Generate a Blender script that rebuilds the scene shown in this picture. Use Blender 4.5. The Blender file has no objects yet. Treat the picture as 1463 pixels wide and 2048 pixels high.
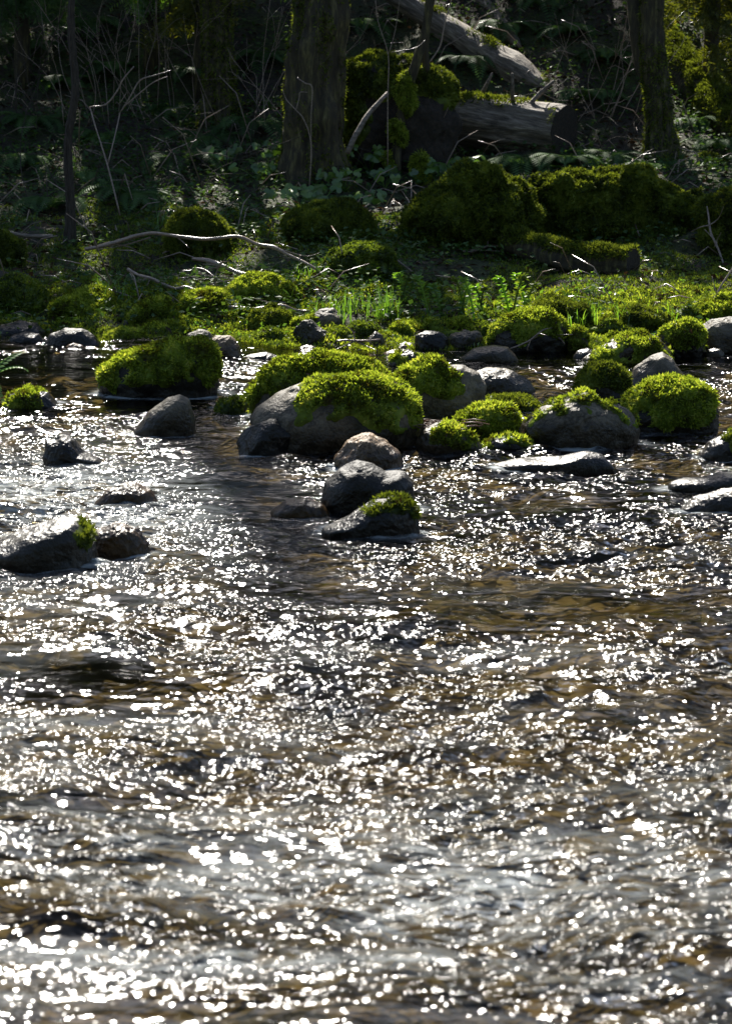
import bpy, bmesh, math, random
import numpy as np
from mathutils import Vector, Matrix

random.seed(7)
RNG = np.random.default_rng(7)
SC = bpy.context.scene
COL = SC.collection

# ------------------------------------------------------------------ camera
CAM_Z, FPX, PITCH = 2.2, 5120.0, math.atan(949 / 5120)
cd = bpy.data.cameras.new('camera')
cam = bpy.data.objects.new('camera', cd)
COL.objects.link(cam)
cam.location = (0, 0, CAM_Z)
cam.rotation_euler = (math.pi / 2 - PITCH, 0, 0)
cd.sensor_fit = 'HORIZONTAL'
cd.sensor_width = 36
cd.lens = 36 * FPX / 1463
cd.clip_start, cd.clip_end = 0.1, 600
cd.dof.use_dof = True
cd.dof.focus_distance = 16.5
cd.dof.aperture_fstop = cd.lens / 1000 / 0.017
cd.dof.aperture_blades = 0
SC.camera = cam

# ------------------------------------------------------------------ sky, sun, exposure
SUN_EL, SUN_AZ = math.radians(41), math.radians(-8)
w = bpy.data.worlds.new('World')
SC.world = w
w.use_nodes = True
nt = w.node_tree
sky = nt.nodes.new('ShaderNodeTexSky')
sky.sky_type = 'NISHITA'
sky.sun_disc = False
sky.sun_elevation = SUN_EL
sky.sun_rotation = SUN_AZ
nt.links.new(sky.outputs[0], nt.nodes['Background'].inputs[0])
nt.nodes['Background'].inputs[1].default_value = 0.075
SUN = np.array([math.sin(SUN_AZ) * math.cos(SUN_EL), math.cos(SUN_AZ) * math.cos(SUN_EL), math.sin(SUN_EL)])
sd = bpy.data.lights.new('sun', 'SUN')
sd.energy = 5.0
sd.angle = math.radians(0.53)
sd.color = (1.0, 0.95, 0.86)
so = bpy.data.objects.new('sun', sd)
COL.objects.link(so)
so.rotation_euler = Vector(-SUN).to_track_quat('-Z', 'Y').to_euler()
so.location = (-10, 30, 40)
vs = SC.view_settings
vs.view_transform = 'Standard'
vs.look = 'None'
vs.exposure = 1.3
vs.gamma = 1
SC.cycles.max_bounces = 8
SC.cycles.transparent_max_bounces = 8
SC.cycles.caustics_reflective = False
SC.cycles.caustics_refractive = False
SC.cycles.use_denoising = True
SC.cycles.sample_clamp_indirect = 4

# ------------------------------------------------------------------ pixel -> place helpers
cp, sp = math.cos(PITCH), math.sin(PITCH)


def ray(px, py):
    u, v = (px - 731.5) / FPX, (1024 - py) / FPX
    return np.array([u, cp + v * sp, -sp + v * cp])


def at_y(px, py, Y):
    d = ray(px, py)
    return d * (Y / d[1]) + np.array([0, 0, CAM_Z])


def at_z(px, py, z):
    d = ray(px, py)
    return d * ((z - CAM_Z) / d[2]) + np.array([0, 0, CAM_Z])


def project(P):
    x, y, z = P[:, 0], P[:, 1], P[:, 2] - CAM_Z
    dep = y * cp - z * sp
    up = y * sp + z * cp
    return np.stack([731.5 + FPX * x / dep, 1024 - FPX * up / dep], 1)


# ------------------------------------------------------------------ noise
def _h(ix, iy, iz, seed):
    h = (ix.astype(np.uint32) * np.uint32(374761393) + iy.astype(np.uint32) * np.uint32(668265263)
         + iz.astype(np.uint32) * np.uint32(2147483647 - 1274126177) + np.uint32((seed * 974711) & 0x7fffffff))
    h = (h ^ (h >> np.uint32(13))) * np.uint32(1274126177)
    h = (h ^ (h >> np.uint32(16))) * np.uint32(2246822519)
    return (h ^ (h >> np.uint32(15))).astype(np.float64) / 4294967295.0


def vnoise(P, seed=0):
    i = np.floor(P).astype(np.int64)
    f = P - i
    u = f * f * f * (f * (f * 6 - 15) + 10)
    r = 0
    for a in (0, 1):
        for b in (0, 1):
            for c in (0, 1):
                wgt = (u[:, 0] if a else 1 - u[:, 0]) * (u[:, 1] if b else 1 - u[:, 1]) * (u[:, 2] if c else 1 - u[:, 2])
                r = r + wgt * _h(i[:, 0] + a, i[:, 1] + b, i[:, 2] + c, seed)
    return r * 2 - 1


def fbm(P, oct=4, seed=0, gain=0.5):
    r, a, s = 0, 1.0, 1.0
    for k in range(oct):
        r = r + a * vnoise(P * s + 17.3 * k, seed + k)
        a *= gain
        s *= 2.03
    return r


def n2(x, y, s, seed, oct=3):
    P = np.stack([np.ravel(x) * s, np.ravel(y) * s, np.full(np.size(x), 0.37)], 1)
    return fbm(P, oct, seed).reshape(np.shape(x))


# ------------------------------------------------------------------ mesh helpers
def mk(name, V, polys, mat, parent=None, smooth=True, rnd=None, loc=None):
    """one mesh object from vertex array and a list of (n,k) face arrays"""
    V = np.asarray(V, dtype=np.float64)
    if loc is not None:
        V = V - np.asarray(loc)
    me = bpy.data.meshes.new(name)
    polys = [np.asarray(p, dtype=np.int32) for p in polys if len(p)]
    loops = np.concatenate([p.ravel() for p in polys])
    tot = np.concatenate([np.full(len(p), p.shape[1], dtype=np.int32) for p in polys])
    start = np.concatenate([[0], np.cumsum(tot)[:-1]]).astype(np.int32)
    me.vertices.add(len(V))
    me.vertices.foreach_set('co', V.astype(np.float32).ravel())
    me.loops.add(len(loops))
    me.loops.foreach_set('vertex_index', loops)
    me.polygons.add(len(tot))
    me.polygons.foreach_set('loop_start', start)
    me.polygons.foreach_set('loop_total', tot)
    me.polygons.foreach_set('use_smooth', np.full(len(tot), smooth, dtype=bool))
    if rnd is not None:
        a = me.attributes.new('rnd', 'FLOAT', 'POINT')
        a.data.foreach_set('value', np.asarray(rnd, dtype=np.float32))
    me.update(calc_edges=True)
    me.validate()
    me.materials.append(mat)
    o = bpy.data.objects.new(name, me)
    COL.objects.link(o)
    if parent is not None:
        o.parent = parent
    elif loc is not None:
        o.location = loc
    return o


def tag(o, label=None, cat=None, group=None, kind=None):
    if label: o['label'] = label
    if cat: o['category'] = cat
    if group: o['group'] = group
    if kind: o['kind'] = kind
    return o


def empty(name, loc, label, cat, group=None):
    o = bpy.data.objects.new(name, None)
    o.empty_display_size = 0.1
    COL.objects.link(o)
    o.location = loc
    return tag(o, label, cat, group)


def norm(v):
    return v / np.maximum(np.linalg.norm(v, axis=-1, keepdims=True), 1e-9)


def vnormals(V, T):
    n = np.zeros_like(V)
    fn = np.cross(V[T[:, 1]] - V[T[:, 0]], V[T[:, 2]] - V[T[:, 0]])
    for k in range(3):
        np.add.at(n, T[:, k], fn)
    return norm(n)


def diamonds(base, d, L, W, fold=0.25, side=None):
    """leaf shaped quads: base, left, tip, right"""
    n = len(base)
    if side is None:
        side = norm(np.cross(d, RNG.normal(size=(n, 3))))
    up = norm(np.cross(side, d))
    L, W = np.broadcast_to(L, n)[:, None], np.broadcast_to(W, n)[:, None]
    m = base + d * L * 0.45 + up * W * fold
    V = np.stack([base, m + side * W * .5, base + d * L, m - side * W * .5], 1).reshape(-1, 3)
    F = np.arange(4 * n).reshape(n, 4)
    return V, F


def sample_tris(V, T, wgt, density, rng=RNG):
    a, b, c = V[T[:, 0]], V[T[:, 1]], V[T[:, 2]]
    cr = np.cross(b - a, c - a)
    area = 0.5 * np.linalg.norm(cr, axis=1)
    fw = wgt[T].mean(1) if wgt is not None else np.ones(len(T))
    p = area * np.clip(fw, 0, 1)
    N = int(p.sum() * density)
    if N < 1:
        return np.zeros((0, 3)), np.zeros((0, 3))
    f = rng.choice(len(T), N, p=p / p.sum())
    r1, r2 = np.sqrt(rng.random(N)), rng.random(N)
    q = a[f] * (1 - r1)[:, None] + b[f] * (r1 * (1 - r2))[:, None] + c[f] * (r1 * r2)[:, None]
    return q, norm(cr[f])


def sprigs(q, n, L=.022, W=.007, droop=.35, spread=.8, k=2):
    """k leaflets per sampled point -> verts, quads, rnd"""
    Vs, Fs, Rs, off = [], [], [], 0
    tone = RNG.random(len(q))
    for j in range(k):
        d = n * .7 + RNG.normal(size=q.shape) * spread
        d[:, 2] -= droop * (1 - np.clip(n[:, 2], 0, 1))
        d = norm(d)
        l = L * (0.55 + 0.8 * RNG.random(len(q)))
        V, F = diamonds(q - n * .003, d, l, W * (0.7 + .6 * RNG.random(len(q))))
        Vs.append(V); Fs.append(F + off); off += len(V)
        Rs.append(np.repeat(np.clip(tone + RNG.normal(size=len(q)) * .12, 0, 1), 4))
    return np.concatenate(Vs), np.concatenate(Fs), np.concatenate(Rs)


def tube(pts, rad, seg=8, wob=0.0, seed=0, cap=True, sub=1):
    """tapered tube through points; returns V, quads"""
    pts = np.asarray(pts, float)
    rad = np.broadcast_to(np.asarray(rad, float), len(pts)).copy() if np.ndim(rad) == 0 or len(np.atleast_1d(rad)) == len(pts) else np.interp(np.linspace(0, 1, len(pts)), np.linspace(0, 1, len(rad)), rad)
    if sub > 1:   # Catmull-Rom resample
        n = len(pts)
        P = np.vstack([2 * pts[0] - pts[1], pts, 2 * pts[-1] - pts[-2]])
        out, ro = [], []
        for i in range(n - 1):
            p0, p1, p2, p3 = P[i], P[i + 1], P[i + 2], P[i + 3]
            for t in np.arange(sub) / sub:
                out.append(.5 * (2 * p1 + (p2 - p0) * t + (2 * p0 - 5 * p1 + 4 * p2 - p3) * t * t + (3 * p1 - p0 - 3 * p2 + p3) * t ** 3))
                ro.append(rad[i] * (1 - t) + rad[i + 1] * t)
        out.append(pts[-1]); ro.append(rad[-1])
        pts, rad = np.array(out), np.array(ro)
    n = len(pts)
    tan = norm(np.gradient(pts, axis=0))
    ref = np.array([0, 0, 1.0]) if abs(tan[0][2]) < .8 else np.array([1.0, 0, 0])
    u = norm(np.cross(tan[0], ref))
    ang = np.linspace(0, 2 * math.pi, seg, endpoint=False)
    V = []
    for i in range(n):
        u = norm(u - tan[i] * np.dot(u, tan[i]))
        v = np.cross(tan[i], u)
        V.append(pts[i] + rad[i] * (np.cos(ang)[:, None] * u + np.sin(ang)[:, None] * v))
    V = np.concatenate(V)
    if wob:
        c = np.repeat(pts, seg, 0)
        r = np.repeat(rad, seg)
        dn = norm(V - c)
        sc = 1.0 / max(rad.mean(), 1e-4)
        V = V + dn * (fbm(V * sc * .8, 3, seed) * wob * r)[:, None]
    i, j = np.meshgrid(np.arange(n - 1), np.arange(seg), indexing='ij')
    a = i * seg + j
    b = i * seg + (j + 1) % seg
    F = np.stack([a, b, b + seg, a + seg], -1).reshape(-1, 4)
    if cap:
        V = np.vstack([V, pts[0], pts[-1]])
        c0, c1 = len(V) - 2, len(V) - 1
        j = np.arange(seg)
        T0 = np.stack([np.full(seg, c0), (j + 1) % seg, j, j], 1)
        T1 = np.stack([np.full(seg, c1), (n - 1) * seg + j, (n - 1) * seg + (j + 1) % seg, (n - 1) * seg + (j + 1) % seg], 1)
        return V, F, np.vstack([T0[:, :3], T1[:, :3]])
    return V, F, np.zeros((0, 3), int)


class Bag:
    """gathers shapes that become one mesh"""
    def __init__(s): s.V, s.Q, s.T, s.R, s.n = [], [], [], [], 0
    def add(s, V, Q=None, T=None, R=None):
        s.V.append(V)
        if Q is not None and len(Q): s.Q.append(np.asarray(Q) + s.n)
        if T is not None and len(T): s.T.append(np.asarray(T) + s.n)
        s.R.append(np.full(len(V), random.random()) if R is None else R)
        s.n += len(V)
        return s
    def tube(s, pts, rad, seg=6, **k):
        V, Q, T = tube(pts, rad, seg, **k)
        return s.add(V, Q, T)
    def build(s, name, mat, parent=None, smooth=True, loc=None):
        polys = []
        if s.Q: polys.append(np.concatenate(s.Q))
        if s.T: polys.append(np.concatenate(s.T))
        return mk(name, np.concatenate(s.V), polys, mat, parent, smooth, np.concatenate(s.R), loc)


# ------------------------------------------------------------------ materials
def new_mat(name):
    m = bpy.data.materials.new(name)
    m.use_nodes = True
    n = m.node_tree
    n.nodes.clear()
    out = n.nodes.new('ShaderNodeOutputMaterial')
    return m, n, out


def N(nt, t, **kw):
    n = nt.nodes.new(t)
    for k, v in kw.items():
        if k.startswith('i_'):
            key = k[2:]
            n.inputs[int(key) if key.isdigit() else key].default_value = v
        else:
            setattr(n, k, v)
    return n


def ramp(nt, stops):
    r = nt.nodes.new('ShaderNodeValToRGB')
    e = r.color_ramp.elements
    while len(e) < len(stops): e.new(0.5)
    for k, (p, c) in enumerate(stops):
        e[k].position = p
        e[k].color = (*c, 1) if len(c) == 3 else c
    return r


def leaf_mat(name, stops, trans=.45, gloss=.05, rough=.45, attr=True, nscale=3.0, tcol=(1.25, 1.2, .5)):
    m, nt, out = new_mat(name)
    L = nt.links.new
    geo = N(nt, 'ShaderNodeNewGeometry')
    noi = N(nt, 'ShaderNodeTexNoise', i_Scale=nscale, i_Detail=3.0)
    L(geo.outputs['Position'], noi.inputs['Vector'])
    at = N(nt, 'ShaderNodeAttribute', attribute_name='rnd')
    mx = N(nt, 'ShaderNodeMath', operation='MULTIPLY_ADD')
    L(noi.outputs['Fac'], mx.inputs[0]); mx.inputs[1].default_value = .9
    half = N(nt, 'ShaderNodeMath', operation='MULTIPLY_ADD'); L(at.outputs['Fac'], half.inputs[0]); half.inputs[1].default_value = .5; half.inputs[2].default_value = -.2
    L(half.outputs[0], mx.inputs[2])
    r = ramp(nt, stops)
    L(mx.outputs[0], r.inputs[0])
    dif = N(nt, 'ShaderNodeBsdfDiffuse')
    L(r.outputs[0], dif.inputs['Color'])
    tl = N(nt, 'ShaderNodeBsdfTranslucent')
    mul = N(nt, 'ShaderNodeMix', data_type='RGBA', blend_type='MULTIPLY')
    mul.inputs['Factor'].default_value = 1
    L(r.outputs[0], mul.inputs['A']); mul.inputs['B'].default_value = (*tcol, 1)
    L(mul.outputs['Result'], tl.inputs['Color'])
    mix = N(nt, 'ShaderNodeMixShader', i_0=trans)
    L(dif.outputs[0], mix.inputs[1]); L(tl.outputs[0], mix.inputs[2])
    gl = N(nt, 'ShaderNodeBsdfGlossy', i_Roughness=rough)
    mix2 = N(nt, 'ShaderNodeMixShader', i_0=gloss)
    L(mix.outputs[0], mix2.inputs[1]); L(gl.outputs[0], mix2.inputs[2])
    L(mix2.outputs[0], out.inputs[0])
    return m


def stone_mat(name, c0, c1, wet_line=0.12, rough=.62, wet_all=0.0):
    m, nt, out = new_mat(name)
    L = nt.links.new
    tc = N(nt, 'ShaderNodeTexCoord')
    oi = N(nt, 'ShaderNodeObjectInfo')
    ofs = N(nt, 'ShaderNodeVectorMath', operation='MULTIPLY_ADD')
    L(oi.outputs['Random'], ofs.inputs[0]); ofs.inputs[1].default_value = (9, 7, 5); L(tc.outputs['Object'], ofs.inputs[2])
    n1 = N(nt, 'ShaderNodeTexNoise', i_Scale=5.0, i_Detail=6.0, i_Roughness=.62)
    n2_ = N(nt, 'ShaderNodeTexNoise', i_Scale=60.0, i_Detail=3.0)
    n3 = N(nt, 'ShaderNodeTexNoise', i_Scale=2.2, i_Detail=4.0)
    for n_ in (n1, n2_, n3): L(ofs.outputs[0], n_.inputs['Vector'])
    r1 = ramp(nt, [(.34, c0), (.5, tuple(.45 * a + .55 * b for a, b in zip(c0, c1))), (.66, c1)])
    L(n1.outputs['Fac'], r1.inputs[0])
    r2 = ramp(nt, [(.35, (.55, .55, .55)), (.55, (1, 1, 1)), (.75, (1.0, .96, .88))])
    L(n2_.outputs['Fac'], r2.inputs[0])
    mul = N(nt, 'ShaderNodeMix', data_type='RGBA', blend_type='MULTIPLY'); mul.inputs['Factor'].default_value = .8
    L(r1.outputs[0], mul.inputs['A']); L(r2.outputs[0], mul.inputs['B'])
    vor = N(nt, 'ShaderNodeTexVoronoi', feature='DISTANCE_TO_EDGE', i_Scale=2.6)
    dv = N(nt, 'ShaderNodeVectorMath', operation='MULTIPLY_ADD'); L(n1.outputs['Color'], dv.inputs[0]); dv.inputs[1].default_value = (.35, .35, .35); L(ofs.outputs[0], dv.inputs[2]); L(dv.outputs[0], vor.inputs['Vector'])
    ck = ramp(nt, [(0, (.2, .18, .15)), (.03, (1, 1, 1))]); L(vor.outputs['Distance'], ck.inputs[0])
    mck = N(nt, 'ShaderNodeMix', data_type='RGBA', blend_type='MULTIPLY'); mck.inputs['Factor'].default_value = .75
    L(mul.outputs['Result'], mck.inputs['A']); L(ck.outputs[0], mck.inputs['B'])
    mul = mck
    # lichen / algae stains
    r3 = ramp(nt, [(.55, (0, 0, 0)), (.68, (1, 1, 1))]); L(n3.outputs['Fac'], r3.inputs[0])
    sta = N(nt, 'ShaderNodeMix', data_type='RGBA'); L(r3.outputs[0], sta.inputs['Factor'])
    L(mul.outputs['Result'], sta.inputs['A']); sta.inputs['B'].default_value = (c0[0] * .5, c0[1] * .55, c0[2] * .35, 1)
    # wet band just above the water
    geo = N(nt, 'ShaderNodeNewGeometry')
    sep = N(nt, 'ShaderNodeSeparateXYZ'); L(geo.outputs['Position'], sep.inputs[0])
    wn = N(nt, 'ShaderNodeMath', operation='MULTIPLY_ADD'); L(n1.outputs['Fac'], wn.inputs[0]); wn.inputs[1].default_value = -.14; L(sep.outputs['Z'], wn.inputs[2])
    mr = N(nt, 'ShaderNodeMapRange'); L(wn.outputs[0], mr.inputs[0])
    mr.inputs[1].default_value = wet_line - .07 + .03; mr.inputs[2].default_value = wet_line - .07 - .02
    mxw = N(nt, 'ShaderNodeMath', operation='MAXIMUM'); L(mr.outputs[0], mxw.inputs[0]); mxw.inputs[1].default_value = wet_all
    dk = N(nt, 'ShaderNodeMix', data_type='RGBA', blend_type='MULTIPLY'); L(mxw.outputs[0], dk.inputs['Factor'])
    L(sta.outputs['Result'], dk.inputs['A']); dk.inputs['B'].default_value = (.42, .4, .38, 1)
    rr = N(nt, 'ShaderNodeMapRange'); L(mxw.outputs[0], rr.inputs[0]); rr.inputs[3].default_value = rough; rr.inputs[4].default_value = .32
    bs = N(nt, 'ShaderNodeBsdfPrincipled', i_IOR=1.38)
    L(dk.outputs['Result'], bs.inputs['Base Color']); L(rr.outputs[0], bs.inputs['Roughness'])
    b1 = N(nt, 'ShaderNodeBump', i_Strength=.9, i_Distance=.04); L(n1.outputs['Fac'], b1.inputs['Height'])
    b2 = N(nt, 'ShaderNodeBump', i_Strength=.9, i_Distance=.007); L(n2_.outputs['Fac'], b2.inputs['Height']); L(b1.outputs[0], b2.inputs['Normal'])
    L(b2.outputs[0], bs.inputs['Normal'])
    L(bs.outputs[0], out.inputs[0])
    return m


def bark_mat(name, stops, scale=(6, 6, 1.2), nscale=4, rough=.85, bump=.03):
    m, nt, out = new_mat(name)
    L = nt.links.new
    tc = N(nt, 'ShaderNodeTexCoord')
    mp = N(nt, 'ShaderNodeMapping'); mp.inputs['Scale'].default_value = scale
    L(tc.outputs['Object'], mp.inputs[0])
    n1 = N(nt, 'ShaderNodeTexNoise', i_Scale=nscale, i_Detail=6.0, i_Roughness=.65); L(mp.outputs[0], n1.inputs['Vector'])
    r = ramp(nt, stops); L(n1.outputs['Fac'], r.inputs[0])
    bs = N(nt, 'ShaderNodeBsdfPrincipled', i_Roughness=rough)
    L(r.outputs[0], bs.inputs['Base Color'])
    b = N(nt, 'ShaderNodeBump', i_Strength=.8, i_Distance=bump); L(n1.outputs['Fac'], b.inputs['Height']); L(b.outputs[0], bs.inputs['Normal'])
    L(bs.outputs[0], out.inputs[0])
    return m


M = {}
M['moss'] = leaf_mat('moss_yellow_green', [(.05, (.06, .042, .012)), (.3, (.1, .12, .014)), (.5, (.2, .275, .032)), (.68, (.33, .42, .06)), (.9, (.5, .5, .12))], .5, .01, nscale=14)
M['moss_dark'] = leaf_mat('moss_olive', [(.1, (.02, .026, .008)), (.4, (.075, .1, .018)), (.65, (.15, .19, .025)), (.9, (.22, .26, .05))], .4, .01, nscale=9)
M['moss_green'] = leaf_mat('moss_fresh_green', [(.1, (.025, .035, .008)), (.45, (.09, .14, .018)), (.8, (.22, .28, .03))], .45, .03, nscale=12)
M['grass'] = leaf_mat('grass_green', [(.1, (.05, .11, .015)), (.5, (.13, .28, .03)), (.9, (.24, .4, .06))], .55, .06, .3)
M['leaf'] = leaf_mat('broad_leaf', [(.1, (.04, .09, .02)), (.5, (.11, .22, .03)), (.9, (.2, .33, .05))], .55, .06, .35)
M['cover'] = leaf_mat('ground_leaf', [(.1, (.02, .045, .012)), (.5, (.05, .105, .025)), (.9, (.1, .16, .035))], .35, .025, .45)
M['litter'] = leaf_mat('dead_leaf', [(.1, (.025, .016, .009)), (.5, (.055, .036, .02)), (.9, (.11, .078, .05))], .15, .01, .5, tcol=(1, .8, .5))
M['fern'] = leaf_mat('fern_green', [(.1, (.03, .06, .018)), (.5, (.06, .115, .035)), (.9, (.1, .17, .045))], .35, .02, .45, tcol=(1.2, 1.3, .6))
M['conifer'] = leaf_mat('conifer_needles', [(.1, (.03, .04, .006)), (.5, (.1, .12, .012)), (.9, (.2, .2, .03))], .5, .03)
M['canopy'] = leaf_mat('canopy_leaf', [(.1, (.015, .03, .008)), (.5, (.03, .055, .012)), (.9, (.05, .08, .015))], .12, .02)
M['needle'] = leaf_mat('dry_needles', [(.1, (.05, .025, .015)), (.5, (.16, .09, .06)), (.9, (.3, .2, .15))], .2, .05, tcol=(1, .8, .6))
M['stone'] = stone_mat('grey_stone', (.04, .032, .02), (.17, .14, .095))
M['stone_dark'] = stone_mat('dark_stone', (.01, .008, .006), (.03, .025, .018))
M['stone_tan'] = stone_mat('tan_stone', (.1, .065, .034), (.3, .195, .105))
M['stone_wet'] = stone_mat('wet_grey_stone', (.03, .026, .02), (.09, .078, .06), wet_all=.85)
M['stone_amber'] = stone_mat('wet_amber_stone', (.06, .032, .012), (.17, .095, .03), wet_all=.6)
M['bark'] = bark_mat('mossy_bark', [(.3, (.016, .012, .007)), (.5, (.045, .035, .016)), (.62, (.1, .085, .03)), (.76, (.2, .18, .09))])
M['bark_thin'] = bark_mat('sapling_bark', [(.3, (.02, .016, .012)), (.6, (.06, .045, .032)), (.8, (.11, .09, .06))], (20, 20, 4))
M['dead_wood'] = bark_mat('weathered_wood', [(.3, (.05, .04, .03)), (.5, (.16, .125, .095)), (.75, (.34, .28, .22))], (1.2, 14, 14), 3, .7)
M['log_wood'] = bark_mat('brown_log_wood', [(.3, (.03, .022, .015)), (.5, (.14, .11, .08)), (.72, (.36, .3, .23))], (1.0, 12, 12), 3, .75)
M['twig'] = bark_mat('sunlit_twig', [(.3, (.12, .085, .065)), (.6, (.3, .22, .17)), (.8, (.5, .4, .32))], (10, 10, 10), 6, .28, .004)  # pale tone paints the sunlit gleam; dim tangles get the dark sapling bark
M['endgrain'] = bark_mat('rotten_log_end', [(.3, (.006, .005, .004)), (.6, (.03, .02, .012)), (.8, (.07, .05, .03))], (8, 8, 8), 4)


# forest floor
def floor_material():
    m, nt, out = new_mat('forest_floor_soil')
    L = nt.links.new
    geo = N(nt, 'ShaderNodeNewGeometry')
    n1 = N(nt, 'ShaderNodeTexNoise', i_Scale=1.3, i_Detail=6.0, i_Roughness=.65); L(geo.outputs['Position'], n1.inputs['Vector'])
    n2_ = N(nt, 'ShaderNodeTexNoise', i_Scale=24.0, i_Detail=5.0, i_Roughness=.7); L(geo.outputs['Position'], n2_.inputs['Vector'])
    soil = ramp(nt, [(.3, (.008, .006, .004)), (.5, (.026, .019, .011)), (.7, (.055, .04, .024))]); L(n2_.outputs['Fac'], soil.inputs[0])
    moss = ramp(nt, [(.3, (.015, .02, .005)), (.6, (.05, .065, .012)), (.8, (.09, .1, .02))]); L(n2_.outputs['Fac'], moss.inputs[0])
    f = ramp(nt, [(.42, (0, 0, 0)), (.56, (1, 1, 1))]); L(n1.outputs['Fac'], f.inputs[0])
    mx = N(nt, 'ShaderNodeMix', data_type='RGBA'); L(f.outputs[0], mx.inputs['Factor']); L(soil.outputs[0], mx.inputs['A']); L(moss.outputs[0], mx.inputs['B'])
    bs = N(nt, 'ShaderNodeBsdfPrincipled', i_Roughness=.9)
    L(mx.outputs['Result'], bs.inputs['Base Color'])
    b = N(nt, 'ShaderNodeBump', i_Strength=1.0, i_Distance=.05); L(n2_.outputs['Fac'], b.inputs['Height']); L(b.outputs[0], bs.inputs['Normal'])
    L(bs.outputs[0], out.inputs[0])
    return m


def bed_material():
    m, nt, out = new_mat('stream_bed_cobble')
    L = nt.links.new
    geo = N(nt, 'ShaderNodeNewGeometry')
    n0 = N(nt, 'ShaderNodeTexNoise', i_Scale=2.0, i_Detail=3.0); L(geo.outputs['Position'], n0.inputs['Vector'])
    ad = N(nt, 'ShaderNodeVectorMath', operation='MULTIPLY_ADD'); L(n0.outputs['Color'], ad.inputs[0]); ad.inputs[1].default_value = (.25, .25, .25); L(geo.outputs['Position'], ad.inputs[2])
    v = N(nt, 'ShaderNodeTexVoronoi', i_Scale=5.5); L(ad.outputs[0], v.inputs['Vector'])
    sep = N(nt, 'ShaderNodeSeparateColor'); L(v.outputs['Color'], sep.inputs[0])
    r = ramp(nt, [(0, (.014, .012, .006)), (.3, (.05, .038, .013)), (.55, (.11, .07, .016)), (.75, (.045, .045, .03)), (1, (.13, .09, .032))]); L(sep.outputs[0], r.inputs[0])
    e = ramp(nt, [(.0, (1, 1, 1)), (.45, (.75, .75, .7)), (.8, (.3, .27, .2))]); L(v.outputs['Distance'], e.inputs[0])
    mu = N(nt, 'ShaderNodeMix', data_type='RGBA', blend_type='MULTIPLY'); mu.inputs['Factor'].default_value = 1
    L(r.outputs[0], mu.inputs['A']); L(e.outputs[0], mu.inputs['B'])
    bs = N(nt, 'ShaderNodeBsdfPrincipled', i_Roughness=.7)
    L(mu.outputs['Result'], bs.inputs['Base Color'])
    b = N(nt, 'ShaderNodeBump', i_Strength=1.0, i_Distance=.08, invert=True); L(v.outputs['Distance'], b.inputs['Height']); L(b.outputs[0], bs.inputs['Normal'])
    L(bs.outputs[0], out.inputs[0])
    return m


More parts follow.
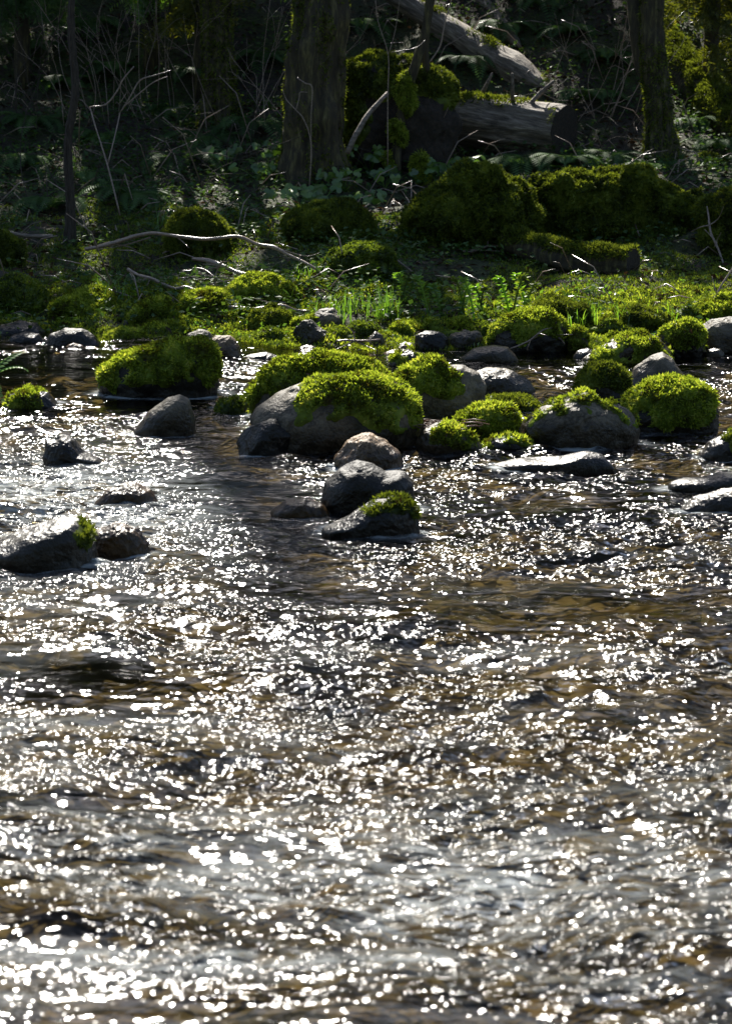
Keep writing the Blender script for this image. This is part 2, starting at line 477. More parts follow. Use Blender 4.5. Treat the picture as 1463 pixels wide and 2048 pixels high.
def water_material():
    m, nt, out = new_mat('stream_water')
    L = nt.links.new
    geo = N(nt, 'ShaderNodeNewGeometry')
    mp = N(nt, 'ShaderNodeMapping'); mp.inputs['Scale'].default_value = (.8, 1.3, 1.0); L(geo.outputs['Position'], mp.inputs[0])
    at = N(nt, 'ShaderNodeAttribute', attribute_name='rnd')
    n1 = N(nt, 'ShaderNodeTexNoise', i_Scale=17.0, i_Detail=1.4, i_Roughness=.4, i_Distortion=.5); L(mp.outputs[0], n1.inputs['Vector'])
    n2_ = N(nt, 'ShaderNodeTexNoise', i_Scale=46.0, i_Detail=0.0, i_Distortion=.4); L(mp.outputs[0], n2_.inputs['Vector'])
    ms = N(nt, 'ShaderNodeMapping'); ms.inputs['Scale'].default_value = (.7, 1.6, 1.0); L(geo.outputs['Position'], ms.inputs[0])
    ns = N(nt, 'ShaderNodeTexNoise', i_Scale=2.2, i_Detail=3.0, i_Distortion=.8); L(ms.outputs[0], ns.inputs['Vector'])
    st = N(nt, 'ShaderNodeMapRange'); L(ns.outputs['Fac'], st.inputs[0]); st.inputs[1].default_value = .38; st.inputs[2].default_value = .62; st.inputs[3].default_value = .2; st.inputs[4].default_value = 1.5
    am = N(nt, 'ShaderNodeMath', operation='MULTIPLY'); L(at.outputs['Fac'], am.inputs[0]); L(st.outputs[0], am.inputs[1])
    h1 = N(nt, 'ShaderNodeMath', operation='MULTIPLY'); L(n1.outputs['Fac'], h1.inputs[0]); L(am.outputs[0], h1.inputs[1])
    h2 = N(nt, 'ShaderNodeMath', operation='MULTIPLY'); L(n2_.outputs['Fac'], h2.inputs[0]); L(am.outputs[0], h2.inputs[1])
    b1 = N(nt, 'ShaderNodeBump', i_Strength=1.0, i_Distance=.042); L(h1.outputs[0], b1.inputs['Height'])
    b2 = N(nt, 'ShaderNodeBump', i_Strength=1.0, i_Distance=.0095); L(h2.outputs[0], b2.inputs['Height']); L(b1.outputs[0], b2.inputs['Normal'])
    fr = N(nt, 'ShaderNodeFresnel', i_IOR=1.33); L(b2.outputs[0], fr.inputs['Normal'])
    gl = N(nt, 'ShaderNodeBsdfGlossy', i_Roughness=.14, distribution='BECKMANN')
    ro = N(nt, 'ShaderNodeMath', operation='MULTIPLY_ADD', use_clamp=True); L(at.outputs['Fac'], ro.inputs[0]); ro.inputs[1].default_value = .065; ro.inputs[2].default_value = .115
    L(ro.outputs[0], gl.inputs['Roughness']); L(b2.outputs[0], gl.inputs['Normal'])
    tr = N(nt, 'ShaderNodeBsdfTransparent', i_Color=(.5, .43, .26, 1))
    mx = N(nt, 'ShaderNodeMixShader'); L(fr.outputs[0], mx.inputs[0]); L(tr.outputs[0], mx.inputs[1]); L(gl.outputs[0], mx.inputs[2])
    nf = N(nt, 'ShaderNodeTexNoise', i_Scale=6.0, i_Detail=5.0, i_Roughness=.6, i_Distortion=1.5); L(ms.outputs[0], nf.inputs['Vector'])
    fo = N(nt, 'ShaderNodeAttribute', attribute_name='foam_sheen')
    f2 = ramp(nt, [(.36, (0, 0, 0)), (.68, (.8, .8, .8))]); L(nf.outputs['Fac'], f2.inputs[0])
    fm = N(nt, 'ShaderNodeMath', operation='MULTIPLY'); L(fo.outputs['Fac'], fm.inputs[0]); L(f2.outputs[0], fm.inputs[1])
    df = N(nt, 'ShaderNodeBsdfDiffuse', i_Color=(.75, .8, .8, 1)); L(b2.outputs[0], df.inputs['Normal'])
    mf = N(nt, 'ShaderNodeMixShader'); L(fm.outputs[0], mf.inputs[0]); L(mx.outputs[0], mf.inputs[1]); L(df.outputs[0], mf.inputs[2])
    L(mf.outputs[0], out.inputs[0])
    return m


# ------------------------------------------------------------------ terrain
KY = [-60, -8, 0, 2.2, 4, 5, 9, 16, 17.4, 18.2, 19, 20, 22, 24, 26, 28, 30, 34, 45, 70, 140]
KZ = [7, 1.6, .6, .35, -.25, -.42, -.4, -.34, -.17, .0, .12, .27, .5, .75, 1.1, 1.65, 2.65, 4.9, 10.5, 23, 50]


def terr(x, y):
    x, y = np.asarray(x, float), np.asarray(y, float)
    shore = n2(x, y * .2, .45, 11, 2) * .35
    yy = y + shore * np.clip((y - 10) / 6, 0, 1)
    z = np.interp(yy, KY, KZ)
    bank = np.clip((y - 18) / 2, 0, 1)
    hill = np.clip((y - 26) / 4, 0, 1)
    z = z + bank * (n2(x, y, 1.1, 21, 4) * .09) + hill * n2(x, y, .35, 31, 3) * .45
    z = z + (1 - bank) * n2(x, y, 2.6, 41, 3) * .06
    return z


def tz(x, y):
    return float(terr(np.array([x]), np.array([y]))[0])


_ys = np.arange(17, 45, .03)


def at_t(px, py):
    """point of the ground seen at that pixel"""
    d = ray(px, py)
    t = _ys / d[1]
    P = d[None] * t[:, None] + np.array([0, 0, CAM_Z])
    g = terr(P[:, 0], P[:, 1])
    k = np.argmax(P[:, 2] <= g)
    return np.array([P[k, 0], P[k, 1], g[k]])


def grid(xs, ys):
    X, Y = np.meshgrid(xs, ys, indexing='xy')
    ny, nx = X.shape
    a = (np.arange(ny - 1)[:, None] * nx + np.arange(nx - 1)[None]).ravel()
    F = np.stack([a, a + 1, a + nx + 1, a + nx], 1)
    return X, Y, F


xs = np.concatenate([np.linspace(-90, -8, 40)[:-1], np.linspace(-8, 8, 400), np.linspace(8, 90, 40)[1:]])
ys_bed = np.concatenate([np.linspace(-60, 3, 40)[:-1], np.linspace(3, 18.1, 380)])
ys_fl = np.concatenate([np.linspace(18.1, 34, 400)[:-1], np.linspace(34, 140, 60)])
X, Y, F = grid(xs, ys_bed)
tag(mk('stream_bed', np.stack([X, Y, terr(X, Y)], -1).reshape(-1, 3), [F], bed_material()), kind='structure')
X, Y, F = grid(xs, ys_fl)
FLV = np.stack([X, Y, terr(X, Y)], -1).reshape(-1, 3)
tag(mk('forest_floor', FLV, [F], floor_material()), kind='structure')

# ------------------------------------------------------------------ rocks: data
# outline pixels are only used to measure the shape; each rock gets its own distance, size and depth
ICO = {}


def ico(sub):
    if sub not in ICO:
        bm = bmesh.new()
        bmesh.ops.create_icosphere(bm, subdivisions=sub, radius=1)
        V = np.array([v.co[:] for v in bm.verts])
        T = np.array([[v.index for v in f.verts] for f in bm.faces])
        bm.free()
        ICO[sub] = (V, T)
    return ICO[sub]


def in_poly(P, poly):
    poly = np.asarray(poly, float)
    inside = np.zeros(len(P), bool)
    x, y = P[:, 0], P[:, 1]
    j = len(poly) - 1
    for i in range(len(poly)):
        xi, yi = poly[i]; xj, yj = poly[j]
        c = ((yi > y) != (yj > y)) & (x < (xj - xi) * (y - yi) / (yj - yi + 1e-9) + xi)
        inside ^= c
        j = i
    return inside


ROCKS = []   # footprints for the water


def rock(name, cat, label, pts, base, dep=.75, mat='stone', moss=None, mmat='moss', thick=.03, group=None,
         rough=.05, facet=0, seed=None, ground=False, Lm=.025, dens=13500, sub=6, sink=.22, lump=.25):
    seed = len(ROCKS) + 3 if seed is None else seed
    rs = np.random.default_rng(seed)
    pts = np.array(pts, float)
    cx = (pts[:, 0].min() + pts[:, 0].max()) / 2
    front = at_t(cx, base) if ground else at_z(cx, base, 0.0)
    hw = (pts[:, 0].max() - pts[:, 0].min()) / 2 / FPX * front[1]
    D = hw * dep
    Yc = front[1] + D * .8
    W = np.array([at_y(p[0], p[1], Yc) for p in pts])[:, [0, 2]]
    top = W[:, 1].max()
    bz = tz(at_y(cx, base, Yc)[0], Yc) if ground else 0.0
    hgt = max(top - bz, .03)
    zlow = bz - sink * hgt - .06
    C = np.array([(W[:, 0].min() + W[:, 0].max()) / 2, bz + .3 * hgt])
    wl, wr = W[0], W[-1]
    poly = np.vstack([W, [[wr[0] - .12 * hw, zlow + .3 * (wr[1] - zlow)], [C[0] + .45 * hw, zlow], [C[0] - .45 * hw, zlow], [wl[0] + .12 * hw, zlow + .3 * (wl[1] - zlow)]]])
    # polar radius of the outline about C, by casting rays
    A = np.linspace(-math.pi, math.pi, 361)
    R = np.zeros_like(A)
    q0, q1 = poly - C, np.roll(poly, -1, 0) - C
    for k, a in enumerate(A):
        dx, dz = math.cos(a), math.sin(a)
        ex, ez = q1[:, 0] - q0[:, 0], q1[:, 1] - q0[:, 1]
        den = dx * ez - dz * ex
        den[np.abs(den) < 1e-9] = 1e-9
        t = (q0[:, 0] * ez - q0[:, 1] * ex) / den
        s = (q0[:, 0] * dz - q0[:, 1] * dx) / den
        ok = (t > 0) & (s >= -1e-6) & (s <= 1 + 1e-6)
        R[k] = t[ok].max() if ok.any() else .05
    kern = np.exp(-np.linspace(-2, 2, 11) ** 2); kern /= kern.sum()
    R = np.convolve(np.concatenate([R[-6:-1], R, R[1:6]]), kern, 'valid')
    U, T = ico(sub)
    th = np.arctan2(U[:, 2], U[:, 0])
    r = np.interp(th, A, R)
    # squarer plan, so the outline holds over more of the depth
    sy = np.sign(U[:, 1]) * np.abs(U[:, 1]) ** 1.0
    pr = np.sqrt(np.clip(1 - U[:, 1] ** 2, 0, 1)) ** .8
    u0 = U[:, 0] / np.maximum(np.sqrt(U[:, 0] ** 2 + U[:, 2] ** 2), 1e-6)
    u2 = U[:, 2] / np.maximum(np.sqrt(U[:, 0] ** 2 + U[:, 2] ** 2), 1e-6)
    V = np.stack([C[0] + r * pr * u0, Yc + D * sy, C[1] + r * pr * u2], 1)
    sz = (hw + hgt) / 2
    dn = norm(V - np.array([C[0], Yc, C[1]]))
    for _ in range(facet):
        nrm = norm(rs.normal(size=3)); nrm[2] = abs(nrm[2]) * .8
        nrm = norm(nrm)
        dd = (V - np.array([C[0], Yc, C[1]])) @ nrm
        lim = dd.max() * rs.uniform(.72, .9)
        V = V - nrm * (np.clip(dd - lim, 0, None) * .85)[:, None]
    V = V + dn * (fbm(V / sz * 1.1 + seed * 7.1, 2, seed) * .05 * sz * (1 + 0 * rough))[:, None]
    V = V + dn * (fbm(V / sz * 3.2 + seed * 3.7, 6, seed + 9, .56) * rough * .7 * sz)[:, None]
    loc = np.array([C[0], Yc, bz])
    all_moss = isinstance(moss, str)
    o = mk(name, V, [T], M[mmat] if moss == 'mound' else M[mat], None, True, np.full(len(V), .3), loc)
    tag(o, label, cat, group)
    if not ground or front[1] < 18.6:
        ROCKS.append((C[0], Yc, hw, D))
    if moss is not None:
        nr = vnormals(V, T)
        nz = fbm(V * 9 + seed, 3, seed + 30)
        if all_moss:
            lo = bz + (0 if moss == 'mound' else (.4 * hgt if hgt > .12 else .2 * hgt))
            if moss == 'mound':
                V = V + dn * (fbm(V / sz * 2.1 + seed, 3, seed + 5) * .14 * sz)[:, None]
                nr = vnormals(V, T)
            mk_ = np.clip((V[:, 2] - lo) / .07 + .5 + nz * 1.8, 0, 1)
            if moss != 'mound': mk_ *= np.clip((nr[:, 2] + .35 + nz * .3) / .3, 0, 1)
        else:
            pp = project(V) + np.stack([nz, fbm(V * 11 + 3, 3, seed + 44)], 1) * 20
            hit = np.zeros(len(V), bool)
            for pl in moss: hit |= in_poly(pp, pl)
            mk_ = hit.astype(float) * np.clip((nr[:, 2] + .6) / .3, 0, 1)
            for _ in range(4):   # soften the rim
                s = np.zeros(len(V)); c = np.zeros(len(V))
                for a, b in ((0, 1), (1, 2), (2, 0)):
                    np.add.at(s, T[:, a], mk_[T[:, b]]); np.add.at(c, T[:, a], 1)
                    np.add.at(s, T[:, b], mk_[T[:, a]]); np.add.at(c, T[:, b], 1)
                mk_ = .5 * mk_ + .5 * s / np.maximum(c, 1)
        if moss != 'mound':
            mk_ = mk_ * np.clip(fbm(V * 7 + 2.3 * seed, 3, seed + 71) * 3 + 2.5, 0, 1)
        lumps = fbm(V * 11 + seed, 2, seed + 60) * lump * 1.6 + fbm(V * 34, 2, seed + 61) * lump * .8
        S = V + nr * (mk_ ** .6 * thick * (1.0 if moss == 'mound' else .5) * (1 + lumps * 1.8) - .006 * (mk_ < .05))[:, None]
        keep = mk_[T].max(1) > .06
        Tk = T[keep]
        used, inv = np.unique(Tk.ravel(), return_inverse=True)
        if len(used):
            Tk2 = inv.reshape(-1, 3)
            Vk = S[used]
            wk = mk_[used]
            q, n = sample_tris(Vk, Tk2, (wk > .25).astype(float) * wk, dens)
            SV, SF, SR = sprigs(q, n, Lm, Lm * .42, spread=.95)
            off = len(Vk)
            VV = np.vstack([Vk, SV])
            big = fbm(VV * 6 + seed, 3, seed + 80) * .55
            RR = np.clip(np.concatenate([np.full(off, .25), SR]) + big, 0, 1)
            mk('moss', VV, [Tk2, SF + off], M[mmat], o, True, RR, loc)
            flat = np.where(n[:, 2] > .45)[0]
            if len(flat) > 300 and Yc < 20.5:
                pick = rs.choice(flat, min(46, max(6, int(len(flat) * .004))), replace=False)
                dq = norm(rs.normal(size=(len(pick), 3)) - n[pick] * .2)
                LV, LF = diamonds(q[pick] + n[pick] * .014, dq, rs.uniform(.018, .045, len(pick)), rs.uniform(.006, .018, len(pick)), .2, norm(np.cross(dq, n[pick])))
                mk('dead_leaves', LV, [LF], M['litter'], o, False, np.repeat(rs.random(len(pick)), 4), loc)
    return o


G1 = 'mossy boulders in the stream'
G2 = 'bare grey stones in the stream'
G3 = 'mossy stones along the far bank'
G4 = 'bare stones along the far bank'
G5 = 'moss mounds on the forest floor'
B, S_, MM = 'mossy_boulder', 'river_stone', 'moss_mound'

# ---- in the stream, near to far
rock('wet_boulder', 'boulder', 'wet grey boulder gleaming at the left edge of the rapids', [(-60, 1125), (-45, 1098), (0, 1082), (60, 1056), (120, 1036), (160, 1034), (184, 1054), (193, 1098), (192, 1130)], 1140, .8, 'stone_wet', [[(150, 1030), (182, 1040), (192, 1075), (172, 1072)]], 'moss_dark', .012, G2, rough=.04)
rock('amber_stone', 'stone', 'brown wet stone just right of the gleaming left edge boulder', [(170, 1105), (190, 1060), (230, 1044), (270, 1060), (295, 1085), (300, 1105)], 1112, .8, 'stone_amber', group=G2, rough=.07, sink=.6)
rock('amber_stone', 'stone', 'low amber stone washed over by the rapids, above the brown wet stone', [(190, 1005), (215, 976), (260, 966), (300, 980), (318, 1006)], 1010, .8, 'stone_amber', group=G2, rough=.07, sink=.6)
rock('amber_stone', 'stone', 'low ochre stone under thin water left of the black rounded midstream boulder', [(540, 1024), (570, 1002), (610, 996), (645, 1008), (660, 1026)], 1032, .8, 'stone_amber', group=G2, sink=.6)
rock('dark_boulder', 'boulder', 'rounded black boulder in midstream, front of the tan stone', [(640, 1000), (650, 965), (680, 935), (715, 922), (745, 930), (772, 944), (808, 944), (826, 966), (830, 1005)], 1026, .75, 'stone_dark', group=G2, rough=.03)
rock('tan_stone', 'stone', 'tan stone with a pitted top behind the rounded black midstream boulder', [(668, 915), (690, 885), (715, 870), (738, 866), (770, 880), (798, 905), (810, 940)], 946, .8, 'stone_tan', group=G2, facet=1, rough=.06)
rock(B, 'boulder', 'small half mossy boulder at the foot of the rounded black midstream boulder', [(640, 1060), (690, 1036), (740, 1005), (782, 991), (815, 998), (832, 1020), (834, 1062)], 1074, .75, 'stone_dark', [[(735, 1012), (782, 988), (825, 996), (836, 1030), (834, 1040), (800, 1026), (750, 1030)]], 'moss_dark', .008, G1)
rock('dark_boulder', 'boulder', 'jet black wet boulder leaning on the left foot of the biggest mossy boulder', [(472, 885), (490, 858), (520, 840), (550, 834), (582, 842), (598, 862), (590, 895)], 908, .8, 'stone_dark', group=G2, facet=2)
rock(B, 'boulder', 'biggest boulder, grey left shoulder and a thick moss cap on its right', [(498, 840), (520, 812), (560, 788), (600, 768), (645, 750), (700, 746), (760, 750), (805, 768), (830, 800), (836, 845), (838, 880)], 905, .62, 'stone', [[(592, 830), (588, 790), (612, 770), (640, 758), (690, 756), (715, 742), (770, 742), (815, 765), (840, 800), (838, 838), (800, 850), (750, 850), (700, 826), (640, 815)]], 'moss', .03, G1, rough=.04)
rock(B, 'boulder', 'long low boulder wholly under golden moss behind the biggest boulder', [(500, 815), (505, 775), (530, 742), (575, 720), (640, 714), (700, 720), (750, 733), (775, 752), (780, 780)], 842, .5, 'stone', 'cap', 'moss', .04, G1, dens=16000)
rock(B, 'boulder', 'boulder with a yellow moss mat on its left and a bare grey right shoulder', [(770, 800), (775, 765), (800, 740), (840, 722), (875, 716), (895, 732), (925, 730), (955, 748), (975, 772), (968, 815)], 858, .6, 'stone', [[(765, 800), (770, 755), (800, 735), (850, 708), (885, 710), (897, 740), (918, 752), (925, 780), (900, 785), (870, 792), (840, 800)]], 'moss', .03, G1)
rock('flat_stone', 'stone', 'flat bluish grey stone behind the bare shouldered mossy boulder', [(925, 775), (940, 748), (975, 738), (1020, 742), (1055, 760), (1072, 780)], 790, .8, 'stone', group=G2)
rock(B, 'boulder', 'dome of bright moss between the grey saddle boulder and the yellow mossy boulder', [(910, 865), (915, 838), (940, 818), (980, 808), (1020, 818), (1038, 838), (1042, 868)], 884, .8, 'stone_dark', 'cap', 'moss', .03, G1)
rock('flat_stone', 'stone', 'low mossy slab with brown litter behind the bright moss dome', [(955, 815), (980, 797), (1020, 792), (1060, 800), (1085, 815)], 822, .9, 'stone', [[(950, 815), (980, 792), (1030, 788), (1090, 806), (1080, 820), (1000, 818)]], 'moss_dark', .02, G1)
rock(B, 'boulder', 'small mossy stone carrying brown needles below the bright moss dome', [(832, 885), (845, 858), (880, 846), (920, 852), (950, 872), (962, 895)], 908, .8, 'stone', [[(860, 866), (900, 856), (945, 866), (968, 890), (955, 906), (900, 900), (865, 888)]], 'moss', .022, G1)
rock(B, 'stone', 'tiny flat mossy stone before the grey saddle boulder', [(968, 892), (985, 877), (1020, 871), (1050, 878), (1064, 892)], 900, .8, 'stone_dark', 'cap', 'moss', .014, G1, sub=5)
rock(B, 'boulder', 'wide grey boulder with a saddle top and moss on its left shoulder', [(1034, 868), (1045, 845), (1080, 818), (1120, 802), (1150, 792), (1168, 784), (1185, 794), (1205, 808), (1225, 806), (1250, 815), (1272, 838), (1282, 865)], 896, .6, 'stone', [[(1040, 850), (1060, 828), (1100, 806), (1140, 792), (1130, 806), (1090, 822)], [(1150, 786), (1170, 776), (1200, 798), (1240, 806), (1280, 840), (1262, 836), (1230, 816), (1200, 814)], [(1110, 812), (1150, 808), (1172, 826), (1140, 832)]], 'moss', .018, G1, rough=.05)
rock(B, 'boulder', 'dark green mossy knob behind the grey saddle boulder', [(1150, 800), (1158, 760), (1175, 738), (1205, 728), (1240, 742), (1262, 775), (1265, 805)], 822, .8, 'stone_dark', 'cap', 'moss_dark', .03, G1)
rock(S_, 'stone', 'little round pale stone perched beside the dark green mossy knob', [(1152, 748), (1158, 734), (1172, 728), (1186, 736), (1190, 750)], 765, .9, 'stone', group=G2, sub=5, sink=1.2)
rock(S_, 'stone', 'smooth pointed pale grey stone standing behind the right mossy dome boulder', [(1256, 770), (1268, 738), (1298, 713), (1325, 702), (1345, 715), (1365, 745), (1376, 768)], 782, .8, 'stone', group=G2, rough=.025, facet=1)
rock(B, 'boulder', 'big dome boulder under bright green moss right of the grey saddle boulder', [(1246, 830), (1262, 796), (1300, 768), (1345, 756), (1385, 760), (1420, 784), (1438, 820), (1436, 850)], 868, .7, 'stone_dark', 'cap', 'moss', .035, G1)
rock('flat_stone', 'stone', 'long low wet slab in the water before the grey saddle boulder', [(978, 932), (1030, 919), (1090, 918), (1140, 912), (1172, 903), (1205, 909), (1245, 930)], 942, .35, 'stone_wet', group=G2, facet=1, rough=.04)
rock('flat_stone', 'stone', 'upper wet slab cut by the right edge of the photo', [(1330, 968), (1360, 958), (1400, 955), (1440, 944), (1500, 942), (1540, 965)], 985, .45, 'stone_wet', group=G2)
rock('flat_stone', 'stone', 'larger lower wet slab cut by the right edge of the photo', [(1355, 1020), (1390, 995), (1440, 980), (1500, 972), (1560, 1015)], 1032, .5, 'stone_wet', group=G2)
rock(B, 'boulder', 'mossy wet boulder cut by the right edge above the wet slabs', [(1395, 910), (1415, 885), (1450, 865), (1500, 850), (1550, 880), (1560, 905)], 922, .6, 'stone_wet', [[(1430, 880), (1460, 855), (1510, 846), (1550, 880), (1500, 900), (1445, 900)]], 'moss_dark', .02, G1)
rock(B, 'boulder', 'shaggy mossy boulder on the left with a dark bare underside', [(200, 775), (206, 745), (240, 715), (300, 698), (350, 684), (395, 680), (422, 690), (436, 725), (440, 765)], 806, .6, 'stone_dark', [[(190, 764), (205, 722), (270, 692), (340, 668), (400, 664), (438, 680), (450, 735), (446, 766), (400, 758), (340, 770), (280, 762), (240, 768)]], 'moss', .035, G1, facet=1, seed=61)
rock(S_, 'stone', 'smooth grey stone splitting the rapids below the shaggy left mossy boulder', [(268, 862), (300, 822), (335, 797), (360, 790), (378, 802), (390, 840), (392, 862)], 870, .8, 'stone', group=G2, rough=.03)
rock(S_, 'stone', 'small dark wet stone in the glitter above the low amber stone', [(82, 920), (95, 885), (122, 869), (145, 880), (165, 905), (205, 922)], 930, .8, 'stone_dark', group=G2, rough=.08)
rock(B, 'stone', 'small low mossy stone near the left edge below the fern frond', [(5, 815), (20, 790), (55, 779), (95, 785), (120, 812)], 822, .8, 'stone_dark', [[(5, 808), (30, 780), (80, 778), (90, 800), (40, 812)]], 'moss', .02, G1, sub=5)
rock(B, 'stone', 'tuft of moss on a tiny stone between the shaggy boulder and the biggest boulder', [(428, 822), (445, 802), (470, 796), (495, 806), (505, 824)], 830, .8, 'stone_dark', 'cap', 'moss_green', .018, G1, sub=5)
rock(S_, 'stone', 'round tan stone peeping out behind the right end of the shaggy left boulder', [(398, 715), (405, 685), (430, 671), (460, 673), (478, 692), (484, 716)], 724, .8, 'stone_tan', group=G2)
rock(S_, 'stone', 'small rounded grey stone touching the back of the round tan stone', [(368, 690), (375, 668), (398, 658), (420, 665), (432, 685)], 708, .8, 'stone', group=G2, sub=5)
rock('flat_stone', 'stone', 'thin dark slab awash behind the long golden moss boulder', [(478, 722), (495, 710), (530, 705), (560, 714), (575, 724)], 728, .5, 'stone_wet', group=G2, sub=5)
rock('flat_stone', 'stone', 'thin gleaming slab touching the back of the long golden moss boulder', [(565, 722), (580, 709), (620, 706), (655, 714), (670, 724)], 728, .5, 'stone_wet', group=G2, sub=5)
rock(B, 'stone', 'small glinting stone with a fringe of moss behind the yellow mossy boulder', [(775, 728), (790, 706), (815, 698), (835, 706), (850, 728)], 734, .8, 'stone_wet', [[(775, 722), (795, 702), (815, 696), (812, 708), (795, 724)], [(830, 702), (850, 722), (842, 728)]], 'moss', .014, G1, sub=5)
rock('flat_stone', 'stone', 'smooth light grey stone in the calm pool below the big bank moss boulder', [(920, 716), (945, 698), (985, 690), (1015, 694), (1030, 710), (1036, 720)], 724, .7, 'stone', group=G2, rough=.03)

# ---- along the far bank
rock(S_, 'stone', 'tall rounded grey stone, back one of the leaning bank pair', [(598, 665), (610, 635), (640, 618), (668, 614), (686, 630), (692, 670)], 682, .8, 'stone', group=G4, ground=False, sink=.5)
rock(S_, 'stone', 'cracked pale stone, front one of the leaning bank pair', [(583, 688), (588, 655), (602, 640), (622, 640), (640, 655), (660, 665), (675, 690)], 697, .7, 'stone', group=G4, facet=2, rough=.08)
rock(S_, 'stone', 'small dark egg shaped stone at the edge of the calm pool', [(730, 695), (736, 674), (750, 662), (765, 670), (774, 694)], 699, .8, 'stone', group=G4, sub=5)
rock('dark_boulder', 'stone', 'square black stone at the edge of the calm pool', [(828, 695), (832, 672), (848, 663), (880, 662), (896, 674), (898, 696)], 701, .7, 'stone_dark', group=G4, facet=2, sub=5)
rock(S_, 'stone', 'knobbly grey stone just right of the square black stone', [(890, 690), (900, 668), (930, 660), (958, 664), (972, 688)], 697, .8, 'stone', group=G4, facet=1, rough=.09, sub=5)
rock('flat_stone', 'stone', 'flat grey stone stacked behind the knobbly grey stone', [(888, 662), (905, 650), (945, 646), (975, 640), (990, 660)], 676, .8, 'stone', group=G4, sub=5)
rock('flat_stone', 'stone', 'flat pale stone lying in moss below the long pale stick', [(790, 654), (805, 642), (830, 635), (850, 640), (862, 652)], 668, .9, 'stone', group=G4, sub=5)
rock(S_, 'stone', 'slanting grey stone behind the round moss capped bank stone', [(932, 650), (945, 636), (965, 628), (985, 632), (992, 648)], 662, .9, 'stone', group=G4, sub=5)
rock(B, 'stone', 'low moss cushion left of the square black stone', [(740, 672), (765, 655), (800, 648), (850, 650), (880, 668)], 682, .8, 'stone', 'cap', 'moss', .025, G3)
rock(B, 'stone', 'thin moss cushion at the foot of the leaning bank pair', [(684, 680), (700, 662), (725, 655), (748, 664), (760, 680)], 690, .8, 'stone', 'cap', 'moss', .02, G3, sub=5)
rock(B, 'stone', 'round moss capped stone with a bare grey face on the bank', [(864, 655), (870, 630), (890, 614), (915, 611), (938, 628), (944, 655)], 664, .8, 'stone', [[(862, 650), (870, 620), (900, 604), (940, 622), (948, 655), (930, 650), (925, 628), (895, 625), (880, 640)], [(885, 655), (900, 640), (925, 645), (925, 660)]], 'moss', .022, G3)
rock(B, 'boulder', 'big shaggy moss boulder on the bank under the curled fern shoots', [(980, 690), (988, 660), (1010, 638), (1050, 622), (1095, 624), (1125, 645), (1142, 690)], 704, .75, 'stone_dark', 'cap', 'moss', .035, G3)
rock(B, 'stone', 'ball of moss touching the right side of the big shaggy bank boulder', [(1128, 695), (1132, 668), (1150, 653), (1168, 664), (1176, 695)], 703, .9, 'stone_dark', 'cap', 'moss', .022, G3, sub=5)
rock(B, 'boulder', 'low broad moss cushion sloping into the pool behind the pointed pale stone', [(1160, 718), (1190, 700), (1230, 680), (1270, 668), (1310, 674), (1340, 700), (1345, 716)], 724, .7, 'stone', [[(1175, 712), (1225, 680), (1270, 662), (1320, 670), (1350, 715), (1280, 718), (1230, 716)]], 'moss', .025, G3)
rock(B, 'boulder', 'upright moss block beside the grey rock at the right edge', [(1316, 705), (1322, 665), (1345, 646), (1375, 640), (1400, 665), (1412, 705)], 712, .8, 'stone_dark', 'cap', 'moss', .028, G3)
rock(S_, 'boulder', 'large grey rock cut by the right edge of the photo at the bank', [(1375, 690), (1388, 655), (1410, 640), (1450, 633), (1510, 632), (1560, 690)], 704, .5, 'stone', group=G4, facet=2)
rock(MM, 'moss mound', 'sunny moss mound at the right edge above the large grey rock', [(1380, 640), (1405, 612), (1440, 598), (1490, 590), (1540, 640)], 648, .6, 'stone', 'mound', 'moss', .03, G5, ground=True)
rock('dark_boulder', 'boulder', 'broad dark rounded boulder at the left bank waterline', [(88, 695), (100, 668), (130, 654), (165, 655), (190, 672), (208, 695)], 704, .7, 'stone_dark', group=G4, rough=.03)
rock('dark_boulder', 'boulder', 'smaller dark boulder left of the broad dark waterline boulder', [(10, 692), (22, 672), (50, 663), (78, 668), (94, 690)], 698, .7, 'stone_dark', group=G4)
rock('dark_boulder', 'boulder', 'dim dark stone at the left edge behind the smaller dark boulder', [(-30, 670), (0, 648), (40, 640), (75, 648), (95, 668)], 682, .8, 'stone_dark', group=G4)
rock(S_, 'stone', 'angular grey stone right of the large left bank moss mound', [(228, 668), (235, 645), (255, 634), (276, 640), (284, 668)], 676, .8, 'stone', group=G4, facet=2, sub=5)
rock(MM, 'moss mound', 'large rounded moss mound on the left bank behind the broad dark waterline boulder', [(100, 650), (112, 610), (140, 590), (180, 583), (220, 595), (242, 622), (254, 655)], 664, .7, 'stone', 'mound', 'moss', .03, G5, ground=False)
rock(MM, 'moss mound', 'small bright moss mound right of the large left bank mound', [(264, 645), (272, 620), (300, 605), (330, 606), (350, 628), (356, 648)], 656, .8, 'stone', 'mound', 'moss', .025, G5, ground=True)
rock(MM, 'moss mound', 'low bright moss hummock under the forked dead branches', [(345, 622), (365, 598), (400, 586), (440, 590), (468, 618)], 628, .8, 'stone', 'mound', 'moss', .025, G5, ground=True)
rock(MM, 'moss mound', 'long sunny moss hummock below the end of the long dead branch', [(455, 605), (470, 575), (510, 562), (560, 568), (590, 590), (604, 608)], 618, .7, 'stone', 'mound', 'moss', .028, G5, ground=True)
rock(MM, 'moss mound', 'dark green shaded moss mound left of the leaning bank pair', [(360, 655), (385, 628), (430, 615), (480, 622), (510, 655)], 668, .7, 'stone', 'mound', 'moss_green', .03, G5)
rock(MM, 'moss mound', 'dull mossy heap between the leaning bank pair and the dark green mound', [(490, 672), (505, 640), (540, 622), (575, 630), (600, 672)], 682, .7, 'stone', 'mound', 'moss_dark', .03, G5)
